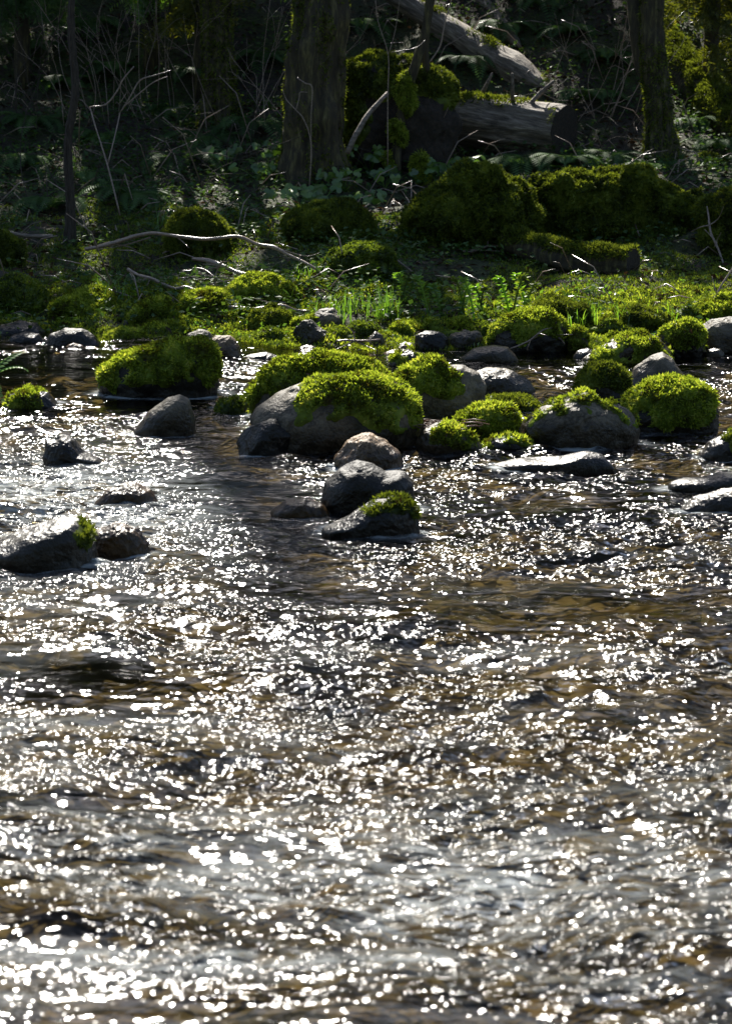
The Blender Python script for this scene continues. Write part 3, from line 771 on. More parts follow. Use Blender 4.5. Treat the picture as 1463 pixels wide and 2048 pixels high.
rock(MM, 'moss mound', 'brownish mossy hump behind the big shaggy bank boulder', [(1060, 640), (1080, 612), (1115, 600), (1150, 612), (1175, 640)], 655, .8, 'stone', 'mound', 'moss_dark', .03, G5, ground=True)
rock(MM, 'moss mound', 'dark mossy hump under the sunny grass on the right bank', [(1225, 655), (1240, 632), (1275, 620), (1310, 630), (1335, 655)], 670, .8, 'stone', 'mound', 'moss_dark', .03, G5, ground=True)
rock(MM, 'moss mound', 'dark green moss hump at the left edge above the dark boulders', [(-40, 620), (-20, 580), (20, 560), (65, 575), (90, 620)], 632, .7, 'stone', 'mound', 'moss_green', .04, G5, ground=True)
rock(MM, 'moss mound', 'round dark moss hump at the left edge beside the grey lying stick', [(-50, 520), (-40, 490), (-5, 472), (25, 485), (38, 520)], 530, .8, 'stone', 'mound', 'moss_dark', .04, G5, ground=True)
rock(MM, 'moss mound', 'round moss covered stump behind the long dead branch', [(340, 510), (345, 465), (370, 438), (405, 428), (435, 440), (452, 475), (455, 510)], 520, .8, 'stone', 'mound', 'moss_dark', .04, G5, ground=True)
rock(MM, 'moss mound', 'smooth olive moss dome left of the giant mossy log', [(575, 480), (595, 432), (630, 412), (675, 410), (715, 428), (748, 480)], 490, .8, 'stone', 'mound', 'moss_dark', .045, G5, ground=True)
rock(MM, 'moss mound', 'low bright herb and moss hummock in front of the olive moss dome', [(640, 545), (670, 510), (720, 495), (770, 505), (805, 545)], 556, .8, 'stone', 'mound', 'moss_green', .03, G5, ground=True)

rp = random.Random(31)
for k in range(64):
    x0 = rp.uniform(-40, 1500)
    y0 = rp.uniform(664, 716)
    wd, hg = rp.uniform(11, 32), rp.uniform(8, 20)
    pts_ = [(x0 - wd, y0 - 1), (x0 - wd * .7, y0 - hg * rp.uniform(.5, .8)), (x0 - wd * .1, y0 - hg), (x0 + wd * .6, y0 - hg * rp.uniform(.55, .9)), (x0 + wd, y0 - 1)]
    rock('pebble', 'pebble', 'small stone in the pebbly strip along the far waterline', pts_, y0 + 4, .8, rp.choice(['stone', 'stone_tan', 'stone', 'stone_wet']), group='pebbles along the far waterline', sub=4, facet=1, rough=.08)
for k in range(34):
    x0 = rp.uniform(230, 1450)
    y0 = rp.uniform(628, 680)
    wd, hg = rp.uniform(18, 45), rp.uniform(9, 20)
    pts_ = [(x0 - wd, y0 - 1), (x0 - wd * .7, y0 - hg * .6), (x0 - wd * .1, y0 - hg), (x0 + wd * .6, y0 - hg * .7), (x0 + wd, y0 - 1)]
    rock('moss_cushion', 'moss cushion', 'low moss cushion between the bigger stones on the far bank', pts_, y0 + 5, .9, 'stone', 'mound', rp.choice(['moss', 'moss', 'moss_green']), .02, 'moss cushions on the far bank', ground=True, sub=5)
# ------------------------------------------------------------------ water
cell = .0135
wx = np.arange(-4.6, 4.6, cell)
wy = np.arange(2.6, 19.2, cell)
X, Y, F = grid(wx, wy)
ny, nx = X.shape
kx = np.fft.fftfreq(nx, cell)[None]
ky = np.fft.fftfreq(ny, cell)[:, None]


def band(lam0, lam1, slope, ax=1.0, seed=1):
    g = np.random.default_rng(seed).normal(size=(ny, nx))
    k = np.sqrt((kx * ax) ** 2 + ky ** 2) + 1e-9
    lk = np.log(k)
    c, s = -.5 * (math.log(lam0) + math.log(lam1)), .5 * abs(math.log(lam1 / lam0))
    h = np.real(np.fft.ifft2(np.fft.fft2(g) * np.exp(-.5 * ((lk - c) / s) ** 2) / k))
    gy = np.gradient(h, cell, axis=0)
    return h * slope / gy.std()


amp = np.interp(wy, [2.6, 6, 8, 10, 12, 14.5, 16, 17.5, 19], [1.5, 1.45, 1.15, 1.0, 1.0, .85, .5, .32, .22])[:, None] * np.ones((1, nx))
patch = n2(X * .8 + .35 * Y, Y * .9, 1.0, 173, 3)
amp = amp * np.clip(.97 + patch * 1.1, .15, 1.6)
amp *= 1 - .6 * np.exp(-(((X + 2.0) / 1.3) ** 2 + ((Y - 16.3) / 1.5) ** 2) ** 2)
amp = np.maximum(amp, 1.4 * np.exp(-(((X + 1.7) / 1.1) ** 2 + ((Y - 11.9) / 2.0) ** 2) ** 2))
ton = np.interp(Y, [9.0, 10.2, 11.4, 14.2], [1.9, .7, -.2, -1.4])   # waves flattened to carry the trunk's dark shade on across the rapids
amp *= 1 - .6 * np.exp(-((X - ton) / .42) ** 2) * np.clip((Y - 8.7) / .6, 0, 1) * np.clip((14.6 - Y) / .6, 0, 1)
for (rx, ry, rw, rd) in ROCKS:
    d2 = ((X - rx) / (rw + .15)) ** 2 + ((Y - ry) / (rd + .2)) ** 2
    amp *= 1 + .12 * np.exp(-np.clip(d2 - .6, 0, None) * 3) * (1 if ry < 15.5 else .2)
damp = np.ones_like(amp)
for (rx, ry, rw, rd) in ROCKS:
    damp = np.minimum(damp, .3 + .7 * np.clip((((X - rx) / (rw + .25)) ** 2 + ((Y - ry) / (rd + .4)) ** 2 - .7), 0, 1))
H = amp * damp * band(.5, 1.2, .1, 2.0, 1) + amp * ( band(.16, .4, .115, 1.5, 2) + band(.06, .12, .09, 1.2, 3))
H += .012 * n2(X, Y, .8, 77, 2)
# rapids step down on the left
H += .05 / (1 + np.exp(-(Y - 14.6 + .3 * X) / .25)) * (1 / (1 + np.exp((X + .6) / .25)))
wat = mk('stream_water', np.stack([X, Y, H], -1).reshape(-1, 3), [F], water_material(), None, True, np.clip(amp, .15, 1.5).ravel())
tag(wat, kind='structure')
# aerated white water at stones and rapids; pale sheen painted along the near swells
foam_sheen = .6 * np.exp(-(((X + 1.75) / .9) ** 2 + ((Y - 12.0) / 1.3) ** 2))
foam_sheen += .45 * np.clip(n2(X * .55, Y * 2.2, .9, 88, 3) + .25, 0, 1) * np.clip((8.4 - Y) / 2, 0, 1)
foam_sheen += .2 * np.clip(n2(X * .6, Y * 2.0, 1.1, 89, 3) - .1, 0, 1) * np.clip((11.5 - Y) / 3, 0, 1)
for (rx, ry, rw, rd) in ROCKS:
    if ry < 15.8:
        q_ = np.sqrt(((X - rx) / (rw + .02)) ** 2 + ((Y - ry) / (rd + .02)) ** 2)
        foam_sheen += .85 * np.exp(-((q_ - 1.0) / .16) ** 2) * np.clip(n2(X, Y, 4.0, 90, 2) + .35, 0, 1)
fa = wat.data.attributes.new('foam_sheen', 'FLOAT', 'POINT')
fa.data.foreach_set('value', np.clip(foam_sheen, 0, 1).ravel().astype(np.float32))

# ------------------------------------------------------------------ logs, trees
def log(name, label, cat, p0, p1, r0, r1, mat, moss=None, mmat='moss_dark', seed=1, end=True, group=None, seg=40, sag=0, dens=7000, wob=.12, knots=0, taper=False):
    p0, p1 = np.asarray(p0), np.asarray(p1)
    ax = norm(p1 - p0)
    sd_ = norm(np.cross([0, 0, 1.0], ax))
    up = np.cross(ax, sd_)
    R = np.stack([ax, sd_, up], 1)                 # local x runs along the log
    Ln = np.linalg.norm(p1 - p0)
    t = np.linspace(0, 1, 40)
    P = np.stack([t * Ln, .05 * np.sin(t * 5 + seed), -.04 * np.sin(t * 3.1)], 1)
    rad = r0 + (r1 - r0) * t
    if taper: rad = rad * np.clip((1 - t) / .22, .12, 1) ** .6
    V, Q, T = tube(P, rad, seg, wob=wob, seed=seed)
    # long cracks and ridges
    an = np.arctan2(V[:, 2], V[:, 1])
    rid = fbm(np.stack([V[:, 0] * .8, np.cos(an) * 5 + seed, np.sin(an) * 5], 1), 3, seed + 2)
    rr = np.concatenate([np.repeat(rad, seg), [0, 0]])
    V = V + np.stack([0 * an, np.cos(an), np.sin(an)], 1) * (rid * .07 * rr)[:, None]
    o = Bag().add(V, Q).build(name, M[mat])
    mw = Matrix([[*R[i], p0[i]] for i in range(3)] + [[0, 0, 0, 1]])
    o.matrix_world = mw
    tag(o, label, cat, group)
    if end and not taper:
        Bag().add(V, None, T).build('cut_end', M['endgrain'], o, False)
    rng_ = random.Random(seed)
    for _ in range(knots):
        c = np.array([rng_.uniform(.3, .9) * Ln, 0, r0 * .5])
        Bag().tube([c, c + np.array([rng_.uniform(.05, .3), rng_.uniform(-.2, .1), rng_.uniform(.25, .4)])], [.03, .012], 6).build('branch_stub', M['dead_wood'], o)
    if moss:
        TT = np.vstack([Q[:, [0, 1, 2]], Q[:, [0, 2, 3]]])
        ra = np.stack([0 * an, np.cos(an), np.sin(an)], 1)
        upw = (ra @ R.T)[:, 2]
        wgt = np.clip((upw + moss - .5 + fbm(V * 4, 3, seed) * .5) * 2, 0, 1)
        q, n = sample_tris(V, TT, wgt, dens)
        n = norm(np.stack([0 * q[:, 0], q[:, 1], q[:, 2]], 1))
        lump = fbm(q * 7, 2, seed + 5)
        SV, SF, SR = sprigs(q + n * (.015 + .02 * lump)[:, None], n, .035, .012)
        mk('moss', SV, [SF], M[mmat], o, True, SR)
    return o


def away(p, d):  # the same line of sight is not kept: shift straight back
    return np.asarray(p) + np.array([0, d, 0])


# weathered cut log, butt end towards the stream
log('fallen_log', 'weathered grey log with a dark rotten cut end lying before the hillside', 'log', at_y(820, 212, 26.5), at_y(1122, 262, 25.5), .25, .26, 'log_wood', moss=-.15, seed=3, knots=2, wob=.08)
log('fallen_log', 'bare sunlit barkless trunk slanting down the hill above the weathered log', 'log', at_y(780, -20, 29.4), at_y(1100, 178, 27.4), .1, .19, 'log_wood', moss=-.3, seed=5, wob=.14, taper=True)
log('fallen_log', 'thin leaning dead trunk behind the bare sunlit trunk', 'log', at_y(930, -30, 29.9), at_y(1050, 95, 28.6), .06, .09, 'dead_wood', seed=6, taper=True)
gl = at_t(1050, 500)
log('mossy_log', 'short moss coated log with a round cut end before the giant mossy log', 'log', at_y(1010, 482, 21.35), at_y(1262, 526, 20.5), .11, .125, 'bark', moss=.55, seed=8, dens=12000)
log('mossy_log', 'mossy stub of a log at the right edge beside the right tree', 'log', at_y(1400, 330, 25.5), at_y(1560, 338, 26), .09, .12, 'bark', moss=.5, seed=9)
log('mossy_log', 'moss draped fallen trunk sloping down behind the right tree', 'log', at_y(1290, 40, 29.3), at_y(1500, 290, 26.4), .2, .26, 'bark', moss=.5, seed=10)
# giant mossy logs as lumpy mounds
rock('mossy_log', 'log', 'left lumpy end of the giant moss covered log across the bank', [(808, 480), (815, 440), (835, 410), (880, 385), (930, 362), (990, 358), (1030, 380), (1055, 420), (1060, 490)], 496, .6, 'stone', 'mound', 'moss_dark', .05, G5, ground=True, Lm=.035, dens=9000, lump=.4, rough=.09)
rock('mossy_log', 'log', 'right long hump of the giant moss covered log across the bank', [(1010, 470), (1030, 400), (1080, 375), (1150, 378), (1200, 362), (1260, 360), (1330, 378), (1390, 410), (1420, 480)], 488, .35, 'stone', 'mound', 'moss_dark', .05, G5, ground=True, Lm=.035, dens=9000, lump=.4, rough=.09)
rock('mossy_log', 'log', 'dark mossy hump at the right edge beyond the giant mossy log', [(1400, 500), (1420, 420), (1450, 385), (1500, 365), (1560, 400), (1600, 500)], 510, .5, 'stone', 'mound', 'moss_dark', .05, G5, ground=True, Lm=.035, dens=7000, rough=.09)
rock('root_mass', 'root mass', 'root mass with a moss cap over a body darkened as a shadowed hollow between the thick tree and the weathered log', [(690, 330), (700, 200), (705, 130), (740, 108), (790, 118), (840, 130), (890, 145), (912, 190), (900, 300)], 345, .6, 'endgrain', [[(670, 215), (690, 100), (790, 100), (920, 140), (930, 215), (880, 200), (820, 185), (760, 175), (720, 190)], [(690, 300), (690, 215), (720, 205), (730, 280)]], 'moss_dark', .06, G5, ground=True, Lm=.04, dens=6000, lump=.4, rough=.12)  # dark body colour paints the shadowed hollow under the moss cap


def tree(name, label, base, pts, rad, mat, mossw=.5, seed=1, group='trees on the far bank', dens=2500, flare=1.5, mmat='moss_dark', Lm=.04):
    base = np.asarray(base)
    o = empty(name, base, label, 'tree', group)
    P = np.array(pts, float)
    r = np.array(rad, float)
    V, Q, T = tube(P, r, 56, wob=.16, seed=seed, sub=10)
    rr = np.interp(V[:, 2], P[:, 2], r); cx_ = np.interp(V[:, 2], P[:, 2], P[:, 0]); cy_ = np.interp(V[:, 2], P[:, 2], P[:, 1])
    rel = np.stack([V[:, 0] - cx_, V[:, 1] - cy_, 0 * rr], 1); un = norm(rel)
    V = V + un * (fbm(np.stack([un[:, 0] * 4, un[:, 1] * 4, V[:, 2] * .9], 1) + seed, 4, seed + 7) * .16 * rr)[:, None]
    # root flare
    h = V[:, 2] - base[2]
    c = np.array([base[0], base[1]])
    k = 1 + (flare - 1) * np.exp(-np.clip(h, 0, None) / .28)
    ang = np.arctan2(V[:, 1] - c[1], V[:, 0] - c[0])
    k = k * (1 + .22 * np.exp(-np.clip(h, 0, None) / .35) * np.sin(ang * 4 + seed))
    low = h < 1.6
    V[low, 0] = c[0] + (V[low, 0] - c[0]) * k[low]
    V[low, 1] = c[1] + (V[low, 1] - c[1]) * k[low]
    tr = Bag().add(V, Q, T).build('trunk', M[mat], o, True, base)
    if mossw > 0:
        TT = np.vstack([Q[:, [0, 1, 2]], Q[:, [0, 2, 3]]])
        wgt = np.clip((fbm(V * np.array([3, 3, 1.2]), 3, seed) + mossw) * 1.5, 0, 1) * (h < 5)
        q, n = sample_tris(V, TT, wgt, dens)
        ctr = np.stack([np.interp(q[:, 2], P[:, 2], P[:, 0]), np.interp(q[:, 2], P[:, 2], P[:, 1]), q[:, 2]], 1)
        n = norm(q - ctr)
        SV, SF, SR = sprigs(q, n, Lm, Lm * .3, droop=.9)
        mk('moss', SV, [SF], M[mmat], o, True, SR, base)
    return o


b1 = at_t(625, 362)
yb = b1[1]
T_BIG = tree('mossy_tree', 'thick mossy tree trunk in the middle of the far bank', b1 - [0, 0, .1], [b1 - [0, 0, .1], at_y(626, 250, yb), at_y(632, 100, yb), at_y(640, -30, yb), at_y(652, -300, yb), at_y(690, -900, yb), at_y(730, -2000, yb)], [.31, .275, .265, .265, .23, .17, .1], 'bark', .5, 4, flare=1.35)
b2 = at_t(1325, 318)
yb2 = b2[1]
T_R = tree('mossy_tree', 'slimmer mossy tree on the right with a flared foot', b2 - [0, 0, .1], [b2 - [0, 0, .1], at_y(1318, 240, yb2), at_y(1308, 120, yb2), at_y(1304, 0, yb2), at_y(1310, -300, yb2), at_y(1480, -1600, yb2)], [.15, .12, .115, .11, .1, .06], 'bark', .6, 5, flare=1.7)
Bag().tube([at_y(1302, 170, yb2 + .05), at_y(1285, 110, yb2 + .15), at_y(1272, 30, yb2 + .2), at_y(1268, -100, yb2 + .3), at_y(1250, -500, yb2 + .4)], [.09, .1, .09, .08, .05], 14, wob=.12, sub=5).build('side_stem', M['bark'], T_R, True, b2 - [0, 0, .1])
b3 = at_t(438, 250)
T_L = tree('mossy_tree', 'dim mossy trunk in the shade between the sapling and the thick tree', b3 - [0, 0, .1], [b3 - [0, 0, .1], at_y(438, 120, b3[1]), at_y(432, 0, b3[1]), at_y(430, -200, b3[1]), at_y(430, -450, b3[1])], [.17, .15, .14, .13, .08], 'bark', .5, 6)
b4 = at_t(138, 492)
T_S = tree('sapling', 'thin bare sapling standing on the left bank', b4 - [0, 0, .05], [b4 - [0, 0, .05], at_y(140, 400, b4[1]), at_y(136, 280, b4[1]), at_y(150, 180, b4[1]), at_y(142, 60, b4[1]), at_y(145, -60, b4[1]), at_y(150, -400, b4[1])], [.045, .036, .033, .034, .03, .028, .015], 'bark_thin', -1, 7, flare=1.4)
# unseen trunk added above the frame, height set to shade a band of rapids
b5 = np.array([-3.25, 31.0, tz(-3.25, 31.0)])
T_X = tree('mossy_tree', 'unseen broken topped trunk added up the slope to shade the rapids', b5, [b5, b5 + [.02, 0, 5], b5 + [-.1, .05, 9], b5 + [.1, 0, 13], b5 + [.15, 0, 15.5]], [.34, .28, .26, .24, .16], 'bark', .3, 8, flare=1.3)


# vine maple stems with moss lumps
def stems(name, label, cat, paths, mat, group=None, mossy=(), part='stem', seed=3):
    loc = np.array(paths[0][0][0])
    o = empty(name, loc, label, cat, group)
    for pts, r in paths:
        b = Bag().tube(np.array(pts), np.array(r) * (.62 if mat == 'twig' else 1), 7, sub=4, wob=.1, seed=seed)
        b.build(part, M[mat], o, True, loc)
    for (c, L, r) in mossy:
        c = np.asarray(c)
        th = np.linspace(0, 1, 9)
        P = np.stack([c + np.array([.02 * math.sin(7 * t), 0, L * (t - .5)]) for t in th])
        rr = r * np.sqrt(np.clip(1 - (2 * th - 1) ** 2, .05, 1))
        V, Q, T = tube(P, rr, 14, wob=.35, seed=seed + 1)
        TT = np.vstack([Q[:, [0, 1, 2]], Q[:, [0, 2, 3]], T])
        q, n = sample_tris(V, TT, None, 14000)
        n = norm(q - np.stack([np.full(len(q), c[0]), np.full(len(q), c[1]), q[:, 2]], 1))
        SV, SF, SR = sprigs(q, n, .04, .012, droop=1.0)
        off = len(V)
        mk('moss', np.vstack([V, SV]), [Q, T, SF + off], M['moss'], o, True, np.concatenate([np.full(off, .2), SR]), loc)
    return o


bm_ = at_t(830, 352)
Ym = bm_[1]
stems('vine_maple', 'thin multi stemmed shrub with fat moss sleeves left of the weathered log', 'shrub',
      [([at_y(790, 350, Ym), at_y(795, 280, Ym), at_y(808, 200, Ym), at_y(830, 130, Ym), at_y(850, 60, Ym), at_y(862, -40, Ym)], [.05, .045, .05, .05, .04, .035]),
       ([at_y(840, 350, Ym + .2), at_y(845, 280, Ym + .2), at_y(858, 200, Ym + .2), at_y(850, 90, Ym + .2), at_y(870, -40, Ym + .2)], [.05, .045, .04, .035, .03])],
      'bark', mossy=[(at_y(812, 185, Ym), .42, .085), (at_y(796, 262, Ym), .28, .07), (at_y(842, 335, Ym - .3), .3, .08), (at_y(775, 320, Ym - .1), .2, .035)])
stems('bare_shrub', 'pale thin bare stems rising in front of the vine maple', 'shrub',
      [([at_y(775, 330, Ym - .5), at_y(775, 190, Ym - .5), at_y(776, 110, Ym - .5), at_y(755, 40, Ym - .5), at_y(750, -20, Ym - .5)], [.009, .008, .007, .005, .004]),
       ([at_y(776, 110, Ym - .5), at_y(790, 60, Ym - .5), at_y(800, -10, Ym - .5)], [.006, .004, .003]),
       ([at_y(858, 125, Ym - .4), at_y(880, 90, Ym - .4), at_y(890, 40, Ym - .4), at_y(905, -10, Ym - .4)], [.012, .012, .01, .007]),
       ([at_y(782, 104, Ym - .5), at_y(830, 95, Ym - .45), at_y(850, 80, Ym - .4)], [.007, .006, .005])], 'twig', 'bare shrubs on the far bank')
o = Bag().tube([at_y(694, 306, Ym - .6), at_y(710, 272, Ym - .6), at_y(735, 230, Ym - .5), at_y(775, 185, Ym - .4)], [.026, .026, .024, .018], 8, sub=4, wob=.1).build('leaning_stick', M['dead_wood'], None, True, at_y(694, 306, Ym - .6))
tag(o, 'pale lichen spotted stick leaning against the root mass', 'branch')

# ------------------------------------------------------------------ dead branches and twigs
GB = 'dead branches lying on the bank'


def branch(name, label, pts, rad, mat='twig', group=GB, twigs=(), seed=1, wob=.12):
    P = [at_y(a, b, c) for a, b, c in pts]
    rk = np.random.default_rng(int(pts[0][0]) + 999)
    Pk = [P[0]]
    for p, q_ in zip(P[:-1], P[1:]):
        Pk += [(p + q_) / 2 + rk.normal(size=3) * np.linalg.norm(q_ - p) * .045, q_ + rk.normal(size=3) * np.linalg.norm(q_ - p) * .02]
    P = Pk
    loc = np.array(P[0])
    rad = .78 * np.interp(np.linspace(0, 1, len(P)), np.linspace(0, 1, len(rad)), rad) * rk.uniform(.8, 1.15, len(P))
    b = Bag().tube(P, rad, 8, sub=4, wob=wob * 1.6, seed=seed)
    o = b.build(name, M[mat], None, True, loc)
    tag(o, label, 'branch', group)
    twigs = list(twigs)
    for k in range(5):
        i0 = rk.integers(1, len(pts) - 1); p = pts[i0]
        e = (p[0] + rk.uniform(-60, 60), p[1] - rk.uniform(-25, 40), p[2] + rk.uniform(-.15, .15))
        twigs.append([p, ((p[0] + e[0]) / 2 + rk.uniform(-8, 8), (p[1] + e[1]) / 2 + rk.uniform(-8, 8), p[2]), e])
    for tw in twigs:
        Q = [at_y(a, b_, c) for a, b_, c in tw]
        Bag().tube(Q, np.linspace(.006, .0025, len(Q)), 6, sub=4).build('twig', M[mat], o, True, loc)
    return o


branch('dead_branch', 'long pale dead branch arching across the bank from the sapling', [(170, 498, 20.6), (220, 488, 20.5), (270, 473, 20.4), (350, 473, 20.4), (480, 473, 20.3), (550, 495, 20.2), (600, 520, 20.1), (650, 548, 20.0), (690, 566, 20.0)], [.02, .022, .021, .02, .019, .017, .015, .011, .007],
       twigs=[[(300, 475, 20.4), (240, 492, 20.5), (190, 500, 20.6)], [(560, 498, 20.2), (610, 512, 20.3), (640, 505, 20.3)]])
branch('dead_branch', 'grey stick lying level at the left edge', [(-40, 467, 21.6), (40, 469, 21.6), (105, 472, 21.6)], [.024, .024, .02], 'dead_wood')
branch('dead_branch', 'sunlit lower branch running down right below the long arching branch', [(255, 538, 19.9), (300, 558, 19.8), (350, 576, 19.8), (400, 582, 19.7), (445, 584, 19.7), (480, 598, 19.6), (570, 606, 19.5)], [.016, .018, .018, .017, .016, .014, .008],
       twigs=[[(445, 584, 19.7), (470, 600, 19.6), (490, 622, 19.6)]])
branch('dead_branch', 'dark wet branch lying along the waterline moss', [(330, 627, 19.2), (380, 620, 19.2), (460, 616, 19.2), (560, 614, 19.2), (620, 622, 19.2)], [.018, .02, .018, .016, .012])
branch('dead_branch', 'long straight pale stick behind the grass tuft at the waterline', [(660, 622, 19.3), (740, 624, 19.3), (830, 626, 19.3), (900, 622, 19.4), (985, 626, 19.4)], [.022, .03, .03, .028, .022], 'dead_wood')
branch('dead_branch', 'short thick dark stick behind the arching branch', [(385, 517, 20.8), (440, 532, 20.6), (505, 552, 20.4)], [.022, .026, .02])
branch('dead_branch', 'thin forked twigs crossing below the short thick stick', [(390, 535, 20.3), (430, 555, 20.1), (480, 570, 20)], [.008, .008, .005], twigs=[[(400, 570, 20.2), (460, 560, 20.1), (510, 545, 20)], [(330, 560, 20.2), (400, 552, 20.2), (450, 556, 20.1)], [(500, 545, 20.1), (520, 520, 20.1), (512, 505, 20.1)]])
branch('dead_branch', 'broken stick rising left of the waterline stones', [(633, 582, 19.5), (645, 600, 19.5), (656, 618, 19.5)], [.016, .018, .012])
branch('dead_branch', 'pale fallen limb lying on the right bank below the cut log', [(1230, 553, 20.6), (1300, 555, 20.6), (1370, 562, 20.6), (1480, 560, 20.6)], [.018, .024, .026, .024], 'dead_wood')
branch('dead_branch', 'faint pale stick left of the pale fallen limb', [(1015, 543, 20.9), (1060, 547, 20.9), (1085, 550, 20.9)], [.012, .013, .01], 'dead_wood')
branch('dead_branch', 'bent pale twig at the right edge over the moss', [(1330, 640, 19.0), (1400, 624, 19.0), (1435, 590, 19.1), (1463, 535, 19.2), (1490, 480, 19.3)], [.007, .009, .01, .009, .007])
branch('dead_branch', 'thin grey twig standing against the right mossy hump', [(1413, 412, 21.3), (1418, 450, 21.2), (1430, 490, 21.1), (1445, 530, 21)], [.008, .012, .012, .009])
branch('dead_branch', 'slender drift twig hooked over the big shaggy bank boulder', [(1020, 697, 18.0), (1060, 680, 18.0), (1085, 668, 18.1), (1110, 672, 18.1), (1130, 688, 18.1)], [.007, .008, .008, .007, .005], twigs=[[(1060, 680, 18.0), (1085, 660, 18.05), (1105, 655, 18.1)]])
branch('dead_branch', 'thin drift stick resting between the leaning pair and the egg shaped stone', [(672, 682, 18.0), (710, 681, 18.0), (760, 678, 18.1)], [.01, .011, .009])
branch('dead_branch', 'broken stub standing out of the weathered log', [(1055, 215, 25.7), (1080, 185, 25.7), (1108, 160, 25.7)], [.03, .03, .02], 'dead_wood')
branch('dead_branch', 'slanting bare twig on the dark ground in front of the giant mossy log', [(925, 502, 21.3), (975, 492, 21.4), (1010, 484, 21.5), (1040, 462, 21.7)], [.009, .01, .009, .006], twigs=[[(940, 500, 21.3), (1000, 502, 21.4), (1040, 506, 21.5)]])

GT = 'bare shrubs on the far bank'
Yt = 23.0
stems('bare_shrub', 'bare twigs lit white right of the sapling', 'shrub',
      [([at_y(180, 213, Yt), at_y(212, 208, Yt), at_y(235, 180, Yt), at_y(246, 158, Yt), at_y(268, 132, Yt)], [.009, .012, .012, .011, .008]),
       ([at_y(240, 225, Yt), at_y(262, 190, Yt), at_y(280, 160, Yt), at_y(310, 150, Yt), at_y(342, 140, Yt)], [.009, .01, .011, .01, .008]),
       ([at_y(245, 215, Yt), at_y(280, 185, Yt), at_y(305, 165, Yt), at_y(335, 152, Yt)], [.008, .008, .008, .006]),
       ([at_y(240, 205, Yt), at_y(250, 190, Yt), at_y(253, 184, Yt)], [.006, .006, .004]),
       ([at_y(255, 125, Yt), at_y(259, 110, Yt), at_y(262, 98, Yt)], [.006, .006, .004]),
       ([at_y(240, 430, Yt - .3), at_y(215, 330, Yt - .2), at_y(190, 250, Yt - .1), at_y(180, 213, Yt)], [.012, .012, .01, .009]),
       ([at_y(215, 330, Yt - .2), at_y(230, 270, Yt - .1), at_y(240, 225, Yt)], [.01, .009, .009])], 'twig', GT)
stems('bare_shrub', 'thin bare twigs standing before the thick mossy tree', 'shrub',
      [([at_y(618, 380, yb - .7), at_y(622, 290, yb - .7), at_y(608, 240, yb - .7), at_y(590, 218, yb - .7), at_y(572, 198, yb - .7), at_y(565, 178, yb - .7)], [.009, .009, .009, .008, .007, .005]),
       ([at_y(592, 218, yb - .7), at_y(598, 196, yb - .7), at_y(600, 184, yb - .7), at_y(614, 184, yb - .7)], [.007, .006, .006, .005]),
       ([at_y(594, 155, yb - .7), at_y(610, 166, yb - .7), at_y(624, 175, yb - .7), at_y(622, 230, yb - .7), at_y(622, 290, yb - .7)], [.008, .01, .008, .006, .006])], 'twig', GT)
for (x0, lab) in [(60, 'thicket of upright thin dead stems at the top left'), (210, 'thicket of upright thin dead stems behind the lit bare twigs'), (345, 'thicket of upright thin dead stems left of the dim mossy trunk'), (520, 'thicket of upright thin dead stems beside the thick mossy tree'), (1180, 'thicket of upright thin dead stems above the rotten log end')]:
    g0 = at_t(x0, 240)
    rs = np.random.default_rng(x0 + 7)
    paths = []
    for k in range(12):
        st = g0 + np.array([rs.normal() * .3, rs.normal() * .2, -.05])
        tip = st + np.array([rs.normal() * .45, rs.normal() * .2, rs.uniform(.7, 1.7)])
        m1 = st * .6 + tip * .4 + rs.normal(size=3) * .06
        m2 = st * .25 + tip * .75 + rs.normal(size=3) * .06
        paths.append(([st, m1, m2, tip], [.006, .005, .0035, .002]))
        for j in range(2):
            e = m2 + rs.normal(size=3) * [.22, .1, .16] + [0, 0, .1]
            paths.append(([m2 * .7 + m1 * .3, (m2 + e) / 2 + rs.normal(size=3) * .03, e], [.003, .0025, .0015]))
    stems('bare_shrub', lab, 'shrub', paths, rs.choice(['twig', 'bark_thin']), GT)
for (x0, y0, lab) in [(60, 400, 'tangle of dim bare twigs at the far left of the bank'), (330, 380, 'tangle of dim bare twigs between the sapling and the thick tree'),
                      (480, 330, 'low tangle of thin bare twigs left of the thick tree foot'), (200, 330, 'tangle of arching bare twigs behind the sapling foot'), (960, 300, 'sparse bare twigs under the weathered log'), (1200, 300, 'sparse bare twigs right of the rotten log end')]:
    g0 = at_t(x0, y0)
    rs = np.random.default_rng(x0)
    paths = []
    for k in range(15):
        a = rs.uniform(0, 2 * math.pi); ln = rs.uniform(.5, 1.3)
        st = g0 + np.array([rs.normal() * .25, rs.normal() * .25, -.03])
        d = np.array([math.cos(a) * .8, math.sin(a) * .5, rs.uniform(.3, .9)])
        pts = [st]
        for j in range(4):
            d = d + rs.normal(size=3) * .22; d[2] -= .16
            pts.append(pts[-1] + norm(d) * ln / 4)
        paths.append((pts, [.0055, .005, .004, .003, .002]))
        j = rs.integers(1, 4)
        dd = norm(rs.normal(size=3) + [0, 0, .5]) * ln * .3
        paths.append(([pts[j], pts[j] + dd * .5 + rs.normal(size=3) * .03, pts[j] + dd], [.003, .0025, .0015]))
    stems('bare_shrub', lab, 'shrub', paths, 'bark_thin', GT)

# ------------------------------------------------------------------ ferns, leaves, grass
def strip(P, side, wdt):
    """ribbon of quads along P"""
    P = np.asarray(P); wdt = np.asarray(wdt)[:, None]
    V = np.stack([P - side * wdt * .5, P + side * wdt * .5], 1).reshape(-1, 3)
    n = len(P)
    i = np.arange(n - 1) * 2
    return V, np.stack([i, i + 1, i + 3, i + 2], 1)


